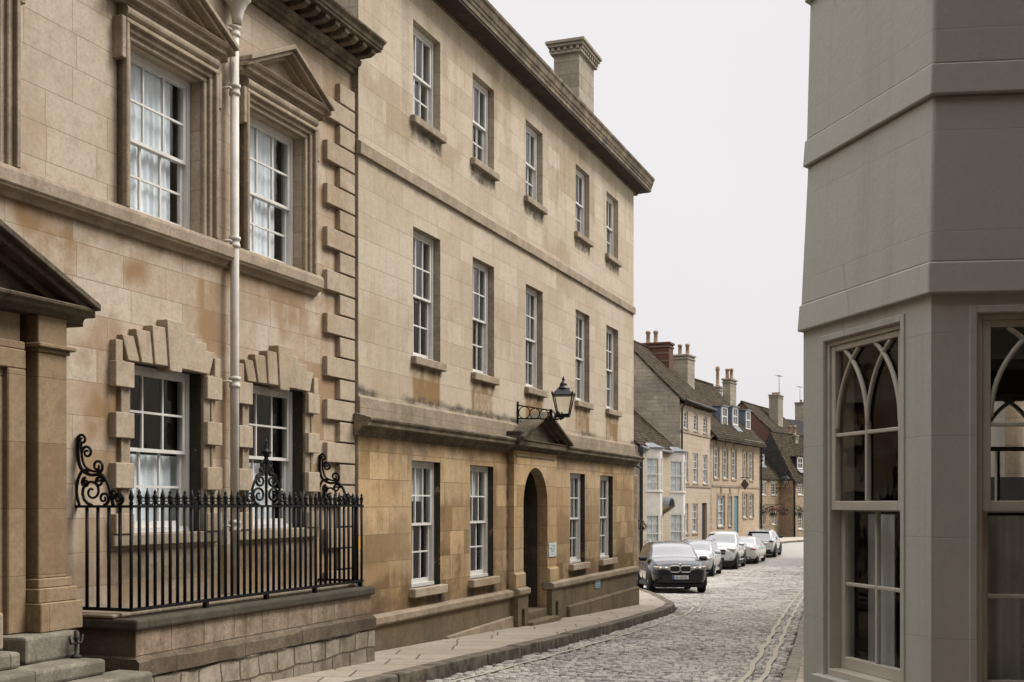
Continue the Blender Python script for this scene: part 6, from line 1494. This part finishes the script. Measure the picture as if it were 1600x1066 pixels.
# --- pale silver crossover
def ex_silver(r, S, L, W, H):
    f = L/2
    for s_ in (-1, 1):
        lens(r, 'headlight', (s_*.66, f-.20, .80), (.22, .16, .085), 'headlamp', s_*rad(-28)); lens(r, 'turn_light', (s_*.80, f-.30, .81), (.075, .09, .05), 'amber')
        lens(r, 'fog_light', (s_*.62, f-.06, .46), (.07, .03, .04), 'trim_plastic')
    part(r, 'grille', MB().prism([(-.38, .66), (.38, .66), (.44, .80), (-.44, .80)], f-.08, f+.01), M['trim_plastic'])
    part(r, 'lower_grille', MB().prism([(-.5, .34), (.5, .34), (.44, .46), (-.44, .46)], f-.08, f+.008), M['trim_plastic'])
    plate(r, f+.02, .55, None)
SS = dict(SB); SS.update(L=4.6, W=1.85, H=1.56, hb=.98, paint='car_silver', wr=.35, skirt='car_silver', mirror_mat='car_silver',
          top=[(0, .9), (.02, 1.08), (.11, 1.42), (.25, 1.53), (.45, 1.56), (.57, 1.52), (.64, 1.42), (.755, 1.07), (.81, 1.02), (.91, .95), (.97, .86), (1, .72)],
          belt=[(0, .85), (.1, .98), (.5, .96), (.75, .93), (.9, .85), (.97, .76), (1, .64)], rails=(.2, .55), extra=ex_silver)
make_car('parked_car', 'pale silver estate car with roof rails behind the black car', 8.37, 53.55, pi-rad(16), SS)
# --- white pickup
def ex_pick(r, S, L, W, H):
    f = L/2
    for s_ in (-1, 1):
        lens(r, 'headlight', (s_*.70, f-.20, 1.0), (.24, .15, .10), 'headlamp', s_*rad(-22)); lens(r, 'fog_light', (s_*.66, f-.05, .58), (.07, .03, .05), 'trim_plastic')
        part(r, 'side_step', MB().box(min(s_*.80, s_*.98), max(s_*.80, s_*.98), -.75, 1.0, .40, .46, .02), M['car_silver'])
        part(r, 'bed_side', MB().box(min(s_*.86, s_*.915), max(s_*.86, s_*.915), -L/2+.06, -.95, 1.0, 1.16, .015), M['car_white'], bevel=.01)
    part(r, 'tailgate', MB().box(-.86, .86, -L/2+.02, -L/2+.09, .7, 1.15), M['car_white'], bevel=.01)
    part(r, 'bed_liner', MB().box(-.84, .84, -L/2+.1, -1.0, .98, 1.06), M['trim_plastic'])
    part(r, 'grille', MB().prism([(-.42, .76), (.42, .76), (.46, 1.0), (-.46, 1.0)], f-.08, f+.012), M['trim_plastic'])
    part(r, 'grille_rail', MB().box(-.44, .44, f+.005, f+.02, .86, .90), M['chrome'])
    part(r, 'lower_grille', MB().prism([(-.42, .46), (.42, .46), (.36, .60), (-.36, .60)], f-.08, f+.012), M['trim_plastic'])
    plate(r, f+.02, .66, None)
SP = dict(SB); SP.update(cat='pickup truck', L=5.3, W=1.88, H=1.84, hb=1.15, paint='car_white', wr=.395, axles=(.225, .825), skirt='trim_plastic', mirror_mat='chrome',
          top=[(0, 1.04), (.02, 1.06), (.315, 1.08), (.325, 1.15), (.345, 1.62), (.38, 1.80), (.5, 1.84), (.575, 1.80), (.62, 1.70), (.73, 1.24), (.78, 1.2), (.9, 1.14), (.97, 1.06), (1, .92)],
          belt=[(0, .98), (.3, 1.02), (.5, 1.12), (.73, 1.12), (.9, 1.05), (.97, .96), (1, .82)], low=[(0, .62), (.1, .5), (.2, .42), (.85, .40), (.95, .42), (1, .5)], tumble=.17,
          ws=(.605, .728), rw=(.328, .372), side=(.375, .70), pillars=(.50, .655), doors=(.36, .5, .67), handles=(.39, .535), mirror=.655, rails=None, extra=ex_pick)
make_car('parked_pickup', 'white double cab pickup truck with side steps in the row of parked cars', 10.85, 60.78, pi-rad(17.6), SP)
# --- white saloon seen from behind
def ex_sal(r, S, L, W, H):
    b = -L/2
    for s_ in (-1, 1): lens(r, 'tail_light', (s_*.70, b+.13, .82), (.20, .13, .085), 'tail', s_*rad(24))
    part(r, 'rear_valance', MB().box(-.62, .62, b-.004, b+.1, .30, .44, .03), M['trim_plastic'])
    for s_ in (-1, 1): lens(r, 'exhaust', (s_*.5, b-.005, .32), (.07, .03, .04), 'chrome')
    plate(r, b-.02, .62, None, False)
SL = dict(SB); SL.update(L=4.6, W=1.81, H=1.44, hb=.92, paint='car_white', wr=.33, axles=(.2, .79), skirt='car_white', mirror_mat='car_white', tumble=.22,
          top=[(0, .92), (.03, 1.01), (.1, 1.03), (.16, 1.06), (.30, 1.36), (.42, 1.44), (.54, 1.42), (.61, 1.34), (.735, 1.02), (.8, .96), (.92, .88), (.975, .78), (1, .66)],
          belt=[(0, .80), (.1, .93), (.5, .92), (.75, .89), (.92, .78), (1, .58)], low=[(0, .36), (.08, .24), (.9, .22), (1, .32)],
          ws=(.615, .73), rw=(.17, .295), side=(.22, .69), pillars=(.48, .65), doors=(.31, .49, .68), handles=(.345, .52), mirror=.65, rails=None, extra=ex_sal)
make_car('parked_car', 'white saloon with red tail lamps parked facing away behind the pickup', 13.1, 66.45, -rad(19.8), SL)
# --- white compact SUV with dark rear glass, facing away
def ex_evo(r, S, L, W, H):
    b = -L/2
    for s_ in (-1, 1): lens(r, 'tail_light', (s_*.74, b+.10, .98), (.17, .10, .06), 'trim_plastic', s_*rad(24))
    part(r, 'garnish', MB().box(-.62, .62, b+.02, b+.06, .93, 1.0), M['trim_plastic'])
    part(r, 'rear_valance', MB().box(-.72, .72, b-.004, b+.14, .30, .52, .03), M['trim_plastic'])
    part(r, 'roof_spoiler', MB().box(-.60, .60, b+.26, b+.5, 1.545, 1.585, .012), M['car_silver'])
    plate(r, b+.0, .84, None, False)
SE = dict(SB); SE.update(L=4.37, W=1.92, H=1.64, hb=1.08, paint='car_white', wr=.38, axles=(.2, .8), mirror_mat='trim_plastic', tumble=.2,
          top=[(0, .98), (.02, 1.10), (.085, 1.50), (.13, 1.56), (.3, 1.61), (.48, 1.64), (.58, 1.60), (.65, 1.5), (.76, 1.16), (.82, 1.11), (.92, 1.04), (.975, .94), (1, .8)],
          belt=[(0, .96), (.1, 1.14), (.5, 1.08), (.75, 1.04), (.92, .95), (1, .72)], ws=(.62, .755), rw=(.018, .09), side=(.12, .70), pillars=(.30, .50, .66), rails=None, extra=ex_evo)
make_car('parked_car', 'white compact off roader with black rear window, farthest of the parked cars', 15.46, 72.96, -rad(19), SE)
